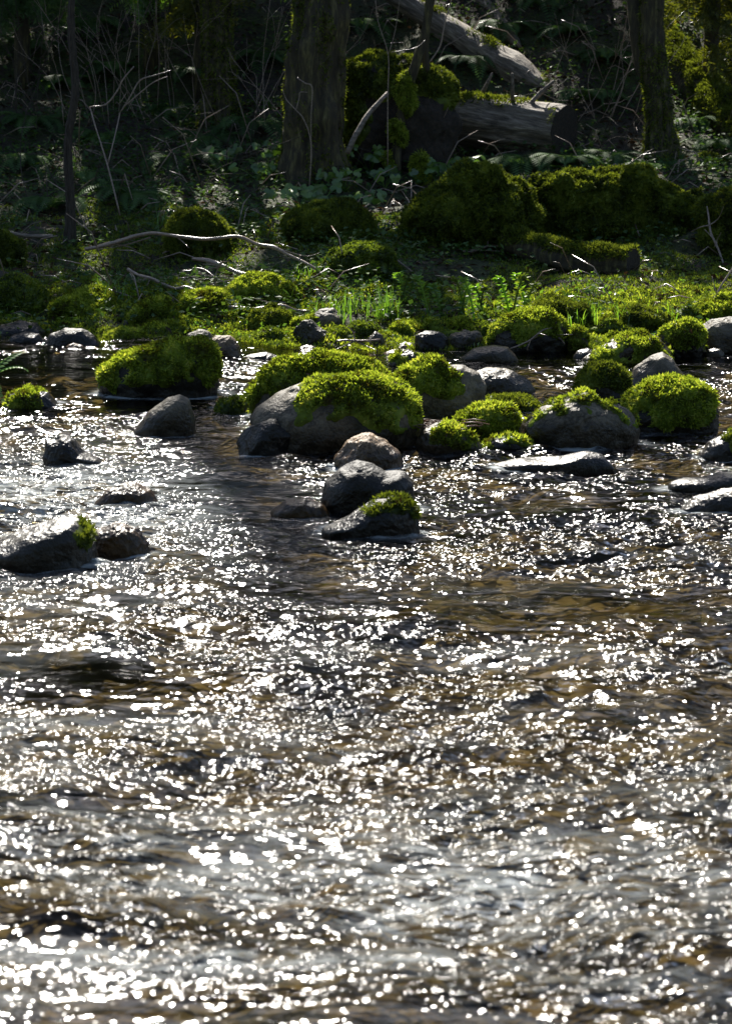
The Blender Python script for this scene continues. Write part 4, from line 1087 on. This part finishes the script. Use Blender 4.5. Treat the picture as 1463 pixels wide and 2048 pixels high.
def frond_bag(bag, base, az, L, arch, npair=22, width=.14, rise=1.0):
    d0 = np.array([math.cos(az), math.sin(az), 0])
    t = np.linspace(0, 1, npair + 1)
    R = L * (t - .15 * t ** 3)
    P = base + d0 * R[:, None] * .85 + np.array([0, 0, 1.0]) * (rise * L * (t * .75 - arch * t ** 2))[:, None]
    tan = norm(np.gradient(P, axis=0))
    side = norm(np.cross(tan, np.array([0, 0, 1.0]) + tan * .01))
    V, Q, T = tube(P, np.linspace(.005, .0015, len(P)), 4)
    tone = random.random()
    bag.add(V, Q, T, np.full(len(V), tone * .5))
    prof = np.sin(np.clip(t * 1.05 + .06, 0, 1) * math.pi) ** .6 * width
    for s in (-1, 1):
        d = norm(side * s + tan * .35 + np.array([0, 0, -.15]))
        V, F = diamonds(P[1:], d[1:], np.maximum(prof[1:], .015), .022, .1, side=tan[1:])
        bag.add(V, F, None, np.full(len(V), tone))


def fern(loc, label, group='sword ferns on the hillside', n=11, L=.7, seed=1, mat='fern', az=None):
    random.seed(seed)
    o = empty('sword_fern', loc, label, 'fern', group)
    for k in range(n):
        a = (k + random.random() * .6) / n * 2 * math.pi if az is None else az[k]
        b = Bag()
        frond_bag(b, np.asarray(loc), a, L * random.uniform(.75, 1.15), random.uniform(.75, 1.15), 26, .15)
        b.build('frond', M[mat], o, False, loc)
    return o


FERNS = [(1130, 330, 'sword fern below the rotten end of the weathered log'), (1215, 325, 'sword fern spreading left of the right tree'), (1040, 335, 'sword fern under the middle of the weathered log'),
         (1290, 345, 'low sword fern at the foot of the right tree'), (120, 170, 'dim sword fern left of the sapling, higher up'), (230, 140, 'dim sword fern right of the sapling, highest up'), (70, 250, 'dim sword fern at the left edge of the bank'),
         (330, 230, 'dim sword fern behind the lit bare twigs'), (400, 160, 'dim sword fern up the slope left of the dim mossy trunk'), (180, 60, 'sword fern at the top behind the sapling'), (1000, 60, 'sword fern up the slope right of the bare trunk'),
         (1130, 70, 'sword fern on the upper slope, right of the thin dead trunk'), (1210, 120, 'sword fern on the slope left of the right tree'), (1180, 200, 'sword fern behind the rotten log end'), (1390, 250, 'sword fern in the shade behind the right tree'),
         (940, 130, 'sword fern between the two fallen logs'), (730, 60, 'sword fern at the top right of the thick tree'), (530, 120, 'sword fern at the left side of the thick tree'), (60, 100, 'sword fern at the top left corner'), (1080, 10, 'sword fern at the top of the slope'), (360, 330, 'low sword fern in the clearing left of the thick tree'), (1440, 300, 'sword fern at the right edge near the mossy stub'),
         (40, 330, 'low sword fern at the left edge under the bare twigs'), (170, 360, 'low sword fern just right of the sapling foot'), (270, 400, 'low sword fern above the moss covered stump, left side'), (420, 290, 'sword fern left of the dim mossy trunk foot'), (200, 280, 'sword fern below the lit bare twigs'), (500, 260, 'sword fern between the dim mossy trunk and the thick tree'), (100, 420, 'low sword fern left of the sapling foot')]
for k, (a, b, lab) in enumerate(FERNS):
    fern(at_t(a, b), lab, seed=k + 20, L=random.uniform(.6, .85))
# fern frond reaching in at the left edge, by the stream
fp = at_y(-60, 800, 13.6)
o = empty('sword_fern', fp, 'bright sunlit fern frond reaching in at the left edge', 'fern')
for k, (a, b_, L_) in enumerate([(-.1, .5, .44), (.5, .4, .46), (1.2, .5, .4), (2.4, .6, .4), (-.7, .7, .36)]):
    b = Bag(); frond_bag(b, fp, a, L_, b_, 16, .06, 1.5); b.build('frond', M['grass'], o, False, fp)
rock(S_, 'stone', 'stone at the left edge carrying the sunlit fern', [(-130, 815), (-115, 795), (-80, 785), (-40, 790), (-15, 812)], 820, .8, 'stone_dark', group=G2, sub=5)


def palm_leaf(bag, c, size, tilt, az, rng):
    """five lobed leaf as a fan around the stalk point"""
    ang = np.linspace(-2.5, 2.5, 21)
    lob = .62 + .38 * np.abs(np.cos(ang * 1.55)) ** .8
    lob *= np.interp(np.abs(ang), [0, 1.3, 2.5], [1.1, 1.0, .6])
    r = size * lob
    loc = np.stack([r * np.cos(ang), r * np.sin(ang), -.25 * r * np.abs(np.sin(ang)) - .15 * r], 1)
    loc = np.vstack([[0, 0, 0], loc])
    Rm = np.array(Matrix.Rotation(rng.uniform(.5, 1.25), 3, 'X') @ Matrix.Rotation(az, 3, 'Z') @ Matrix.Rotation(tilt, 3, 'Y'))
    V = loc @ Rm.T + c
    k = np.arange(1, 21)
    T = np.stack([np.zeros(20, int), k, k + 1], 1)
    bag.add(V, None, T, np.full(len(V), rng.random()))


def leafy(px, py, h, nleaf, label, size=.06, seed=1, group='leafy plants on the bank', spread=.14, mat='leaf'):
    g = at_t(px, py)
    rng = np.random.default_rng(seed)
    o = empty('leafy_plant', g, label, 'plant', group)
    st = Bag()
    for k in range(nleaf):
        top = g + np.array([rng.normal() * spread, rng.normal() * spread * .6, h * rng.uniform(.6, 1.05)])
        mid = (g + top) / 2 + np.array([0, 0, .1 * h])
        st.tube([g, mid, top], [.003, .0025, .002], 4, sub=3)
        b = Bag()
        palm_leaf(b, top, size * rng.uniform(.7, 1.25), rng.uniform(-.2, .7), rng.uniform(0, 6.28), rng)
        b.build('leaf', M[mat], o, False, g)
    st.build('stalk', M['grass'], o, True, g)
    return o


LP = [(538, 345, .3, 4, 'bright plant with the tallest sunlit leaves left of the thick tree'), (515, 362, .2, 6, 'bright low leafy plant left of the thick tree foot'), (455, 350, .25, 6, 'dim leafy plant further left of the thick tree'),
      (642, 412, .22, 4, 'leafy plant before the foot of the thick tree'), (690, 385, .22, 8, 'small leaved plant right of the thick tree foot'), (740, 350, .28, 8, 'leafy plant under the root mass'), (935, 365, .26, 3, 'plant with one big pale leaf below the weathered log'),
      (870, 365, .2, 5, 'leafy plant right of the mossy stems'), (770, 380, .2, 6, 'low leafy plant left of the mossy stems'), (900, 372, .16, 4, 'small leafy plant behind the giant mossy log end'), (600, 415, .15, 5, 'low leafy plant left of the tree foot plant'),
      (720, 420, .16, 5, 'leafy plant behind the olive moss dome'), (560, 420, .22, 3, 'slim plant with upright leaves left of the olive dome'), (660, 375, .2, 4, 'dim leafy plant against the thick tree foot')]
for k, (a, b, h, n, lab) in enumerate(LP):
    leafy(a, b, h, n + 3, lab, seed=k + 5, size=.062 if k not in (3, 6) else .085)


def grass(px, py, n, h, label, spread=.06, seed=1, group='grass tufts at the water', Yoff=0, mat='grass', loc=None):
    g = at_t(px, py) if loc is None else np.asarray(loc)
    rng = np.random.default_rng(seed)
    b = Bag()
    for k in range(n):
        st = g + np.array([rng.normal() * spread, rng.normal() * spread, -.01])
        a = rng.uniform(0, 6.28); l = h * rng.uniform(.5, 1.1); lean = rng.uniform(.08, .6)
        d = np.array([math.cos(a), math.sin(a), 0])
        t = np.linspace(0, 1, 6)
        P = st + d * (lean * l * t ** 2)[:, None] + np.array([0, 0, 1]) * (l * (t - .35 * lean * t ** 3))[:, None]
        side = norm(np.cross(d, [0, 0, 1.0]))
        V, Q = strip(P, side, np.array([.006, .008, .0075, .006, .004, .001]) * rng.uniform(.7, 1.3))
        b.add(V, Q, None, np.full(len(V), rng.random()))
    o = b.build('grass_tuft', M[mat], None, True, g)
    return tag(o, label, 'grass tuft', group)


grass(770, 640, 60, .28, 'tall bright grass tuft before the long pale stick', .05, 1)
grass(660, 628, 22, .2, 'sparse grass tuft behind the leaning bank pair', .06, 2)
grass(705, 625, 22, .2, 'sparse grass tuft between the bank pair and the tall tuft', .06, 3)
grass(215, 605, 22, .25, 'loose grass blades on top of the large left mound', .09, 4)
grass(690, 655, 14, .25, 'few bright blades beside the leaning bank pair', .03, 5)
grass(1210, 640, 150, .15, 'wide patch of sunny grass on the right bank, right end', .2, 6)
grass(1120, 625, 110, .13, 'sunny grass patch behind the big shaggy bank boulder', .16, 7)
grass(1290, 640, 70, .14, 'thin sunny grass above the low broad moss cushion', .12, 8)
grass(1300, 668, 4, .16, 'single upright blade on the low broad moss cushion', .01, 9)
grass(540, 585, 30, .16, 'short grass on the long sunny hummock', .12, 10)
grass(430, 605, 30, .12, 'short grass on the low bright hummock', .12, 11)
grass(600, 560, 25, .16, 'grass blades near the end of the long arching branch', .1, 12)
grass(320, 465, 10, .28, 'single tall blades left of the moss covered stump', .03, 13)
grass(960, 640, 14, .12, 'small grass blades by the round moss capped stone', .05, 14)
grass(1090, 510, 14, .18, 'dim grass blades before the giant mossy log', .05, 15)


def curled(px, py, h, n, label, seed):
    g = at_t(px, py)
    rng = np.random.default_rng(seed)
    o = empty('fern_shoot', g, label, 'fern shoot', 'young curled fern shoots')
    for k in range(n):
        s = g + np.array([rng.normal() * .04, rng.normal() * .03, 0])
        lean = rng.uniform(-.35, .35) if k else -.25
        t = np.linspace(0, 1, 14)
        hh = h * 1.3 * rng.uniform(.75, 1.05)
        P = s + np.stack([lean * hh * t ** 1.5, 0 * t, hh * t], 1)
        c = P[-1]
        for j in range(1, 7):
            a = j / 6 * 4.2
            P = np.vstack([P, c + .022 * (1 - j / 9) * np.array([math.sin(a) * np.sign(lean + .01), 0, math.cos(a) - 1]) + [0, 0, 0]])
        b = Bag().tube(P, np.linspace(.009, .006, len(P)), 5)
        m_ = np.arange(4, len(P))
        for s_ in (-1, 1):
            d = norm(np.array([s_ * 1.0, rng.normal() * .3, .25]) + rng.normal(size=(len(m_), 3)) * .35)
            V, F = diamonds(P[m_], d, .046, .022)
            b.add(V, F, None, np.full(len(V), .6))
        b.build('frond', M['moss_green' if k % 2 else 'grass'], o, False, g)


curled(1015, 640, .3, 2, 'tallest curled fern shoot above the big shaggy bank boulder', 1)
curled(1050, 632, .24, 2, 'curled fern shoot right of the tallest shoot', 2)
curled(925, 640, .24, 3, 'curled fern shoots above the slanting grey stone', 3)
curled(862, 632, .22, 2, 'curled fern shoot left of the round moss capped stone', 4)
curled(888, 625, .18, 2, 'short curled shoot behind the round moss capped stone', 5)
curled(955, 635, .2, 2, 'curled shoot between the capped stone and the shaggy bank boulder', 6)
curled(812, 610, .18, 2, 'slender curled shoot right of the tall grass tuft', 7)

# needles and twigs lying on the small mossy stone
npos = at_y(890, 853, at_z(890, 905, 0)[1] + .12)
b = Bag()
rs = np.random.default_rng(5)
for k in range(60):
    a = rs.uniform(0, 6.28)
    c = npos + np.array([rs.normal() * .09, rs.normal() * .06, rs.uniform(-.01, .02)])
    d = np.array([math.cos(a), math.sin(a) * .6, rs.normal() * .15]) * rs.uniform(.03, .09)
    b.tube([c - d, c + [0, 0, .008], c + d], .0025, 4)
tag(b.build('needle_litter', M['needle'], None, True, npos), 'heap of reddish brown needles on a small mossy stone', 'litter')

# ------------------------------------------------------------------ conifer, top right, and sunlit leaves, top left
def bough_tree(label, px, pys, Y, nb, seed, mat, spreadpx, name='conifer'):
    rng = np.random.default_rng(seed)
    x0 = at_y(px, 0, Y)[0]
    g = np.array([x0, Y, tz(x0, Y) - .1])
    o = empty(name, g, label, 'tree', 'leafy trees at the top of the slope')
    Bag().tube([g, g + [0.05, 0, 3], g + [0, .1, 7]], [.09, .07, .03], 10, sub=4, wob=.1).build('trunk', M['bark'], o, True, g)
    b = Bag()
    for k in range(nb):
        py = rng.uniform(*pys)
        z = at_y(px, py, Y)[2] + .3
        st = np.array([x0, Y, z])
        a = rng.uniform(0, 6.28); L = rng.uniform(.5, 1.0) * spreadpx / FPX * Y
        t = np.linspace(0, 1, 9)
        P = st + np.array([math.cos(a), math.sin(a), 0]) * (L * t)[:, None] + np.array([0, 0, 1]) * (L * (.1 * t - .55 * t ** 2))[:, None]
        b.tube(P, np.linspace(.012, .003, 9), 4)
        for j in range(1, 9):
            for s in range(4):
                q = P[j] + rng.normal(size=3) * .03
                ln = rng.uniform(.08, .24)
                d = norm(np.array([rng.normal() * .6, rng.normal() * .6, -.7]))
                # hanging spray of leaflets
                tt = np.linspace(0, 1, 7)[1:]
                pp = q + d * (ln * tt)[:, None]
                for sg in (-1, 1):
                    sd_ = norm(np.cross(d, [0, 1, .2])) * sg
                    V, F = diamonds(pp, norm(sd_ + d * .6 + rng.normal(size=(6, 3)) * .2), .06, .017)
                    b.add(V, F, None, np.full(len(V), rng.random()))
    b.build('foliage', M[mat], o, False, g)
    return o


bough_tree('sunlit drooping conifer at the top right corner', 1420, (-120, 150), 27.6, 26, 1, 'conifer', 130)
bough_tree('yellow sunlit conifer cut by the right edge, behind the corner one', 1500, (-140, 190), 28.2, 24, 2, 'conifer', 130)
bough_tree('bright leaved bush at the top, right of the sapling', 300, (-50, 50), 28.6, 14, 3, 'grass', 70, 'leafy_bush')
bough_tree('dim conifer hanging over the top between dim mossy trunk and sapling', 400, (-140, 90), 28.2, 30, 4, 'conifer', 110)
bough_tree('dim conifer at the top left corner', 40, (-140, 60), 28.3, 36, 5, 'fern', 140)

# ------------------------------------------------------------------ ground cover (uncountable)
def scatter(n, x0, x1, y0, y1, seed, keep=None):
    rng = np.random.default_rng(seed)
    x, y = rng.uniform(x0, x1, n), rng.uniform(y0, y1, n)
    if keep is not None:
        k = keep(x, y, rng); x, y = x[k], y[k]
    return np.stack([x, y, terr(x, y)], 1), rng


# moss carpet
q, rng = scatter(170000, -5.2, 5.2, 18.0, 23.5, 5, lambda x, y, r: (n2(x, y, 1.4, 51, 3) + .5 - (y - 18) * .05 > r.normal(size=len(x)) * .12))
lum = n2(q[:, 0], q[:, 1], 6, 52, 2)
q[:, 2] += .01 + .02 * lum
n = np.tile([0, 0, 1.0], (len(q), 1)) + rng.normal(size=q.shape) * .2
SV, SF, SR = sprigs(q, norm(n), .03, .01)
tag(mk('moss_carpet', SV, [SF], M['moss_green'], None, True, SR), 'green moss carpet covering the low bank', 'moss', kind='stuff')
q, rng = scatter(90000, -5.2, 5.2, 18.05, 20.0, 25, lambda x, y, r: (n2(x, y, 2.1, 53, 3) + .2 - (y - 18.8) * .25 > r.normal(size=len(x)) * .1))
q[:, 2] += .012 + .03 * np.clip(n2(q[:, 0], q[:, 1], 7, 54, 2), -.4, 1)
n = np.tile([0, 0, 1.0], (len(q), 1)) + rng.normal(size=q.shape) * .25
SV, SF, SR = sprigs(q, norm(n), .028, .011)
tag(mk('waterline_moss', SV, [SF], M['moss'], None, True, SR), 'bright yellow green moss carpet along the far waterline', 'moss', kind='stuff')
# small leaves
q, rng = scatter(64000, -6.5, 6.5, 18.8, 29.5, 6, lambda x, y, r: (n2(x, y, .8, 61, 3) + .15 - .5 * (y < 21.5) > r.normal(size=len(x)) * .3))
q[:, 2] += rng.uniform(.02, .14, len(q))
d = norm(np.stack([rng.normal(size=len(q)), rng.normal(size=len(q)), rng.normal(size=len(q)) * .35], 1))
side = norm(np.cross(d, np.array([0, 0, 1.0]) + rng.normal(size=d.shape) * .4))
V, F = diamonds(q, d, rng.uniform(.03, .075, len(q)), rng.uniform(.02, .045, len(q)), .15, side)
tag(mk('ground_leaves', V, [F], M['cover'], None, False, np.repeat(rng.random(len(q)), 4)), 'small green leaves covering the shaded forest floor', 'ground cover', kind='stuff')
# bright herbs along the sunny waterline
q, rng = scatter(6500, -5.5, 5.5, 18.25, 20.3, 16, lambda x, y, r: (n2(x, y, 1.7, 62, 3) - .05 > r.normal(size=len(x)) * .12))
q[:, 2] += rng.uniform(.01, .1, len(q)) ** 1.2
d = norm(np.stack([rng.normal(size=len(q)), rng.normal(size=len(q)), np.abs(rng.normal(size=len(q))) * .7], 1))
V, F = diamonds(q, d, rng.uniform(.02, .055, len(q)), rng.uniform(.012, .028, len(q)), .15)
tag(mk('low_herbs', V, [F], M['leaf'], None, False, np.repeat(rng.random(len(q)), 4)), 'bright low herbs growing along the sunny far waterline', 'ground cover', kind='stuff')
# dead leaves and bark scraps
q, rng = scatter(30000, -7.5, 7.5, 18.6, 34, 7)
q[:, 2] += rng.uniform(.0, .03, len(q))
d = norm(np.stack([rng.normal(size=len(q)), rng.normal(size=len(q)), rng.normal(size=len(q)) * .25], 1))
side = norm(np.cross(d, np.array([0, 0, 1.0]) + rng.normal(size=d.shape) * .5))
V, F = diamonds(q, d, rng.uniform(.04, .1, len(q)), rng.uniform(.02, .05, len(q)), .2, side)
tag(mk('leaf_litter', V, [F], M['litter'], None, False, np.repeat(rng.random(len(q)), 4)), 'brown dead leaves and scraps on the forest floor', 'leaf litter', kind='stuff')
# fine fallen twigs
b = Bag()
q, rng = scatter(900, -6, 6, 19.2, 33, 8)
for p in q:
    a = rng.uniform(0, 6.28); L = rng.uniform(.1, .5)
    d = np.array([math.cos(a), math.sin(a), rng.normal() * .35]) * L
    b.tube([p + [0, 0, .02], p + d * .5 + [0, 0, .04 + abs(d[2])], p + d + [0, 0, .03 + abs(d[2])]], [.006, .005, .003], 4)
tag(b.build('fallen_twigs', M['twig']), 'fine fallen twigs strewn over the shaded forest floor', 'twigs', kind='stuff')

# ------------------------------------------------------------------ unseen canopy above the frame, its leaves placed to shade and dapple the bank
def sun_foot(P):
    return P[:, :2] - SUN[:2] / SUN[2] * P[:, 2:3]


HOLES = []   # (pixel x, pixel y, distance, radius) of places the sun reaches
for (a, b, c, r) in [(530, 310, 24.6, .3), (935, 330, 24.6, .2), (260, 170, 23.0, .5), (1000, 110, 29.8, .5), (1400, 60, 27.6, .8), (1490, 60, 28.2, .8), (300, 10, 28.6, .4), (700, 370, 24.4, .35), (845, 150, 24.6, .3),
                     (905, 375, 22.6, .5), (1180, 370, 22.4, .25), (1265, 505, 21.3, .3), (840, 315, 24.3, .2), (1000, 200, 27.4, .3), (600, 165, 23.8, .25), (640, 415, 22.6, .35), (740, 345, 24.3, .35), (650, 385, 23.9, .3), (460, 340, 24.4, .3), (250, 300, 24.8, .2), (420, 360, 23.9, .25), (200, 400, 23.4, .25), (395, 440, 21.6, .25), (480, 473, 20.4, .5), (350, 473, 20.4, .3), (610, 525, 20.1, .3), (300, 558, 19.9, .3), (400, 582, 19.7, .35), (440, 600, 19.6, .4), (520, 575, 19.7, .45), (1210, 600, 19.6, .5), (1110, 600, 19.6, .35), (770, 610, 19.4, .35), (690, 600, 19.4, .3), (1300, 610, 19.6, .3), (1030, 590, 19.4, .3), (1430, 600, 19.5, .4), (720, 520, 20.5, .3), (300, 615, 19.4, .35), (1300, 380, 22.4, .25), (330, 330, 24, .2), (1410, 320, 25.6, .25), (830, 415, 22.4, .25), (960, 362, 22.6, .3), (1050, 375, 22.6, .2), (1120, 375, 22.4, .25), (1240, 358, 22.4, .35), (1350, 385, 22.4, .2), (1450, 380, 22.2, .3), (1140, 480, 21.2, .25), (1230, 515, 20.7, .25), (880, 385, 22.0, .35), (940, 358, 22.3, .35), (1000, 358, 22.3, .3), (1100, 372, 22.5, .35), (1170, 372, 22.5, .35), (1290, 365, 22.5, .35), (1000, 190, 25.9, .3), (1100, 225, 25.5, .25), (950, 180, 26.1, .25), (620, 412, 22.6, .3), (700, 415, 22.6, .3), (420, 430, 21.6, .3), (1000, 90, 28.3, .25), (860, 30, 29, .25), (930, 50, 28.8, .3), (1050, 130, 27.8, .3), (920, 185, 26.2, .3), (1080, 215, 25.6, .3), (740, 110, 24.8, .3), (870, 150, 24.8, .25), (1330, 250, 25.2, .3), (1380, 150, 28, .4), (660, 420, 22.6, .4), (180, 590, 18.3, .5), (110, 250, 25.5, .25), (340, 250, 25.5, .2)]:
    p = at_y(a, b, c)
    HOLES.append((*sun_foot(p[None])[0], r + .14))
rng = np.random.default_rng(99)
NC = 112000
g = np.stack([rng.uniform(-15, 15, NC), rng.uniform(17.0, 38, NC)], 1)
zz = rng.uniform(4.2, 13, NC)
edge = 19.6 + .3 * n2(g[:, 0], g[:, 1] * 0, .7, 91, 2) - 2.0 * np.clip((-1.95 - g[:, 0]) / .3, 0, 1)
P = np.stack([g[:, 0] + SUN[0] / SUN[2] * zz, g[:, 1] + SUN[1] / SUN[2] * zz, zz], 1)
keep = (P[:, 2] > terr(P[:, 0], P[:, 1]) + .8) & (g[:, 1] > edge) & (P[:, 2] > 3.2 + .02 * P[:, 1])
hn = n2(g[:, 0], g[:, 1], 2.2, 93, 3)
keep &= hn < .54
for (hx, hy, r) in HOLES:
    keep &= ((g[:, 0] - hx) ** 2 + (g[:, 1] - hy) ** 2) > (r * (1 + .4 * hn)) ** 2
P = P[keep]
n_ = len(P)
d = norm(np.stack([rng.normal(size=n_), rng.normal(size=n_), rng.normal(size=n_) * .5 - .2], 1))
V, F = diamonds(P, d, rng.uniform(.18, .4, n_), rng.uniform(.1, .22, n_), .1)
V4 = V.reshape(-1, 4, 3)
own = np.full(n_, -1)
TREES = [(T_BIG, np.array([b1[0], b1[1]])), (T_R, np.array([b2[0], b2[1]])), (T_L, np.array([b3[0], b3[1]]))]
for k, (t_, c_) in enumerate(TREES):
    dd = np.linalg.norm(P[:, :2] - c_ - np.array([0, 2.0]), axis=1)
    own[(dd < 3.2) & (own < 0)] = k
for k, (t_, c_) in enumerate(TREES + [(None, None)]):
    s = own == (k if t_ else -1)
    VV = V4[s].reshape(-1, 3)
    FF = np.arange(len(VV)).reshape(-1, 4)
    if t_:
        mk('crown', VV, [FF], M['canopy'], t_, False, np.repeat(rng.random(s.sum()), 4), np.array(t_.location))  # share of the same shading leaves, hung on this tree
    else:
        tag(mk('shade_canopy', VV, [FF], M['canopy'], None, False, np.repeat(rng.random(s.sum()), 4)), 'unseen leafy canopy shaped to shade and dapple the bank', 'canopy', kind='stuff')
# unseen leaves added behind the camera, keeping open sky off the rock fronts
rng = np.random.default_rng(123)
n_ = 5000
P = np.stack([rng.uniform(-40, 40, n_), rng.uniform(-26, -9, n_), rng.uniform(0, 1, n_) ** .8 * 15], 1)
V, F = diamonds(P, norm(rng.normal(size=(n_, 3))), rng.uniform(.8, 1.8, n_), rng.uniform(.5, 1.1, n_), .1)
tag(mk('sky_screen_wood', V, [F], M['canopy'], None, False, np.repeat(rng.random(n_), 4)), 'unseen wood added on the near bank to keep sky off the stones', 'wood', kind='stuff')
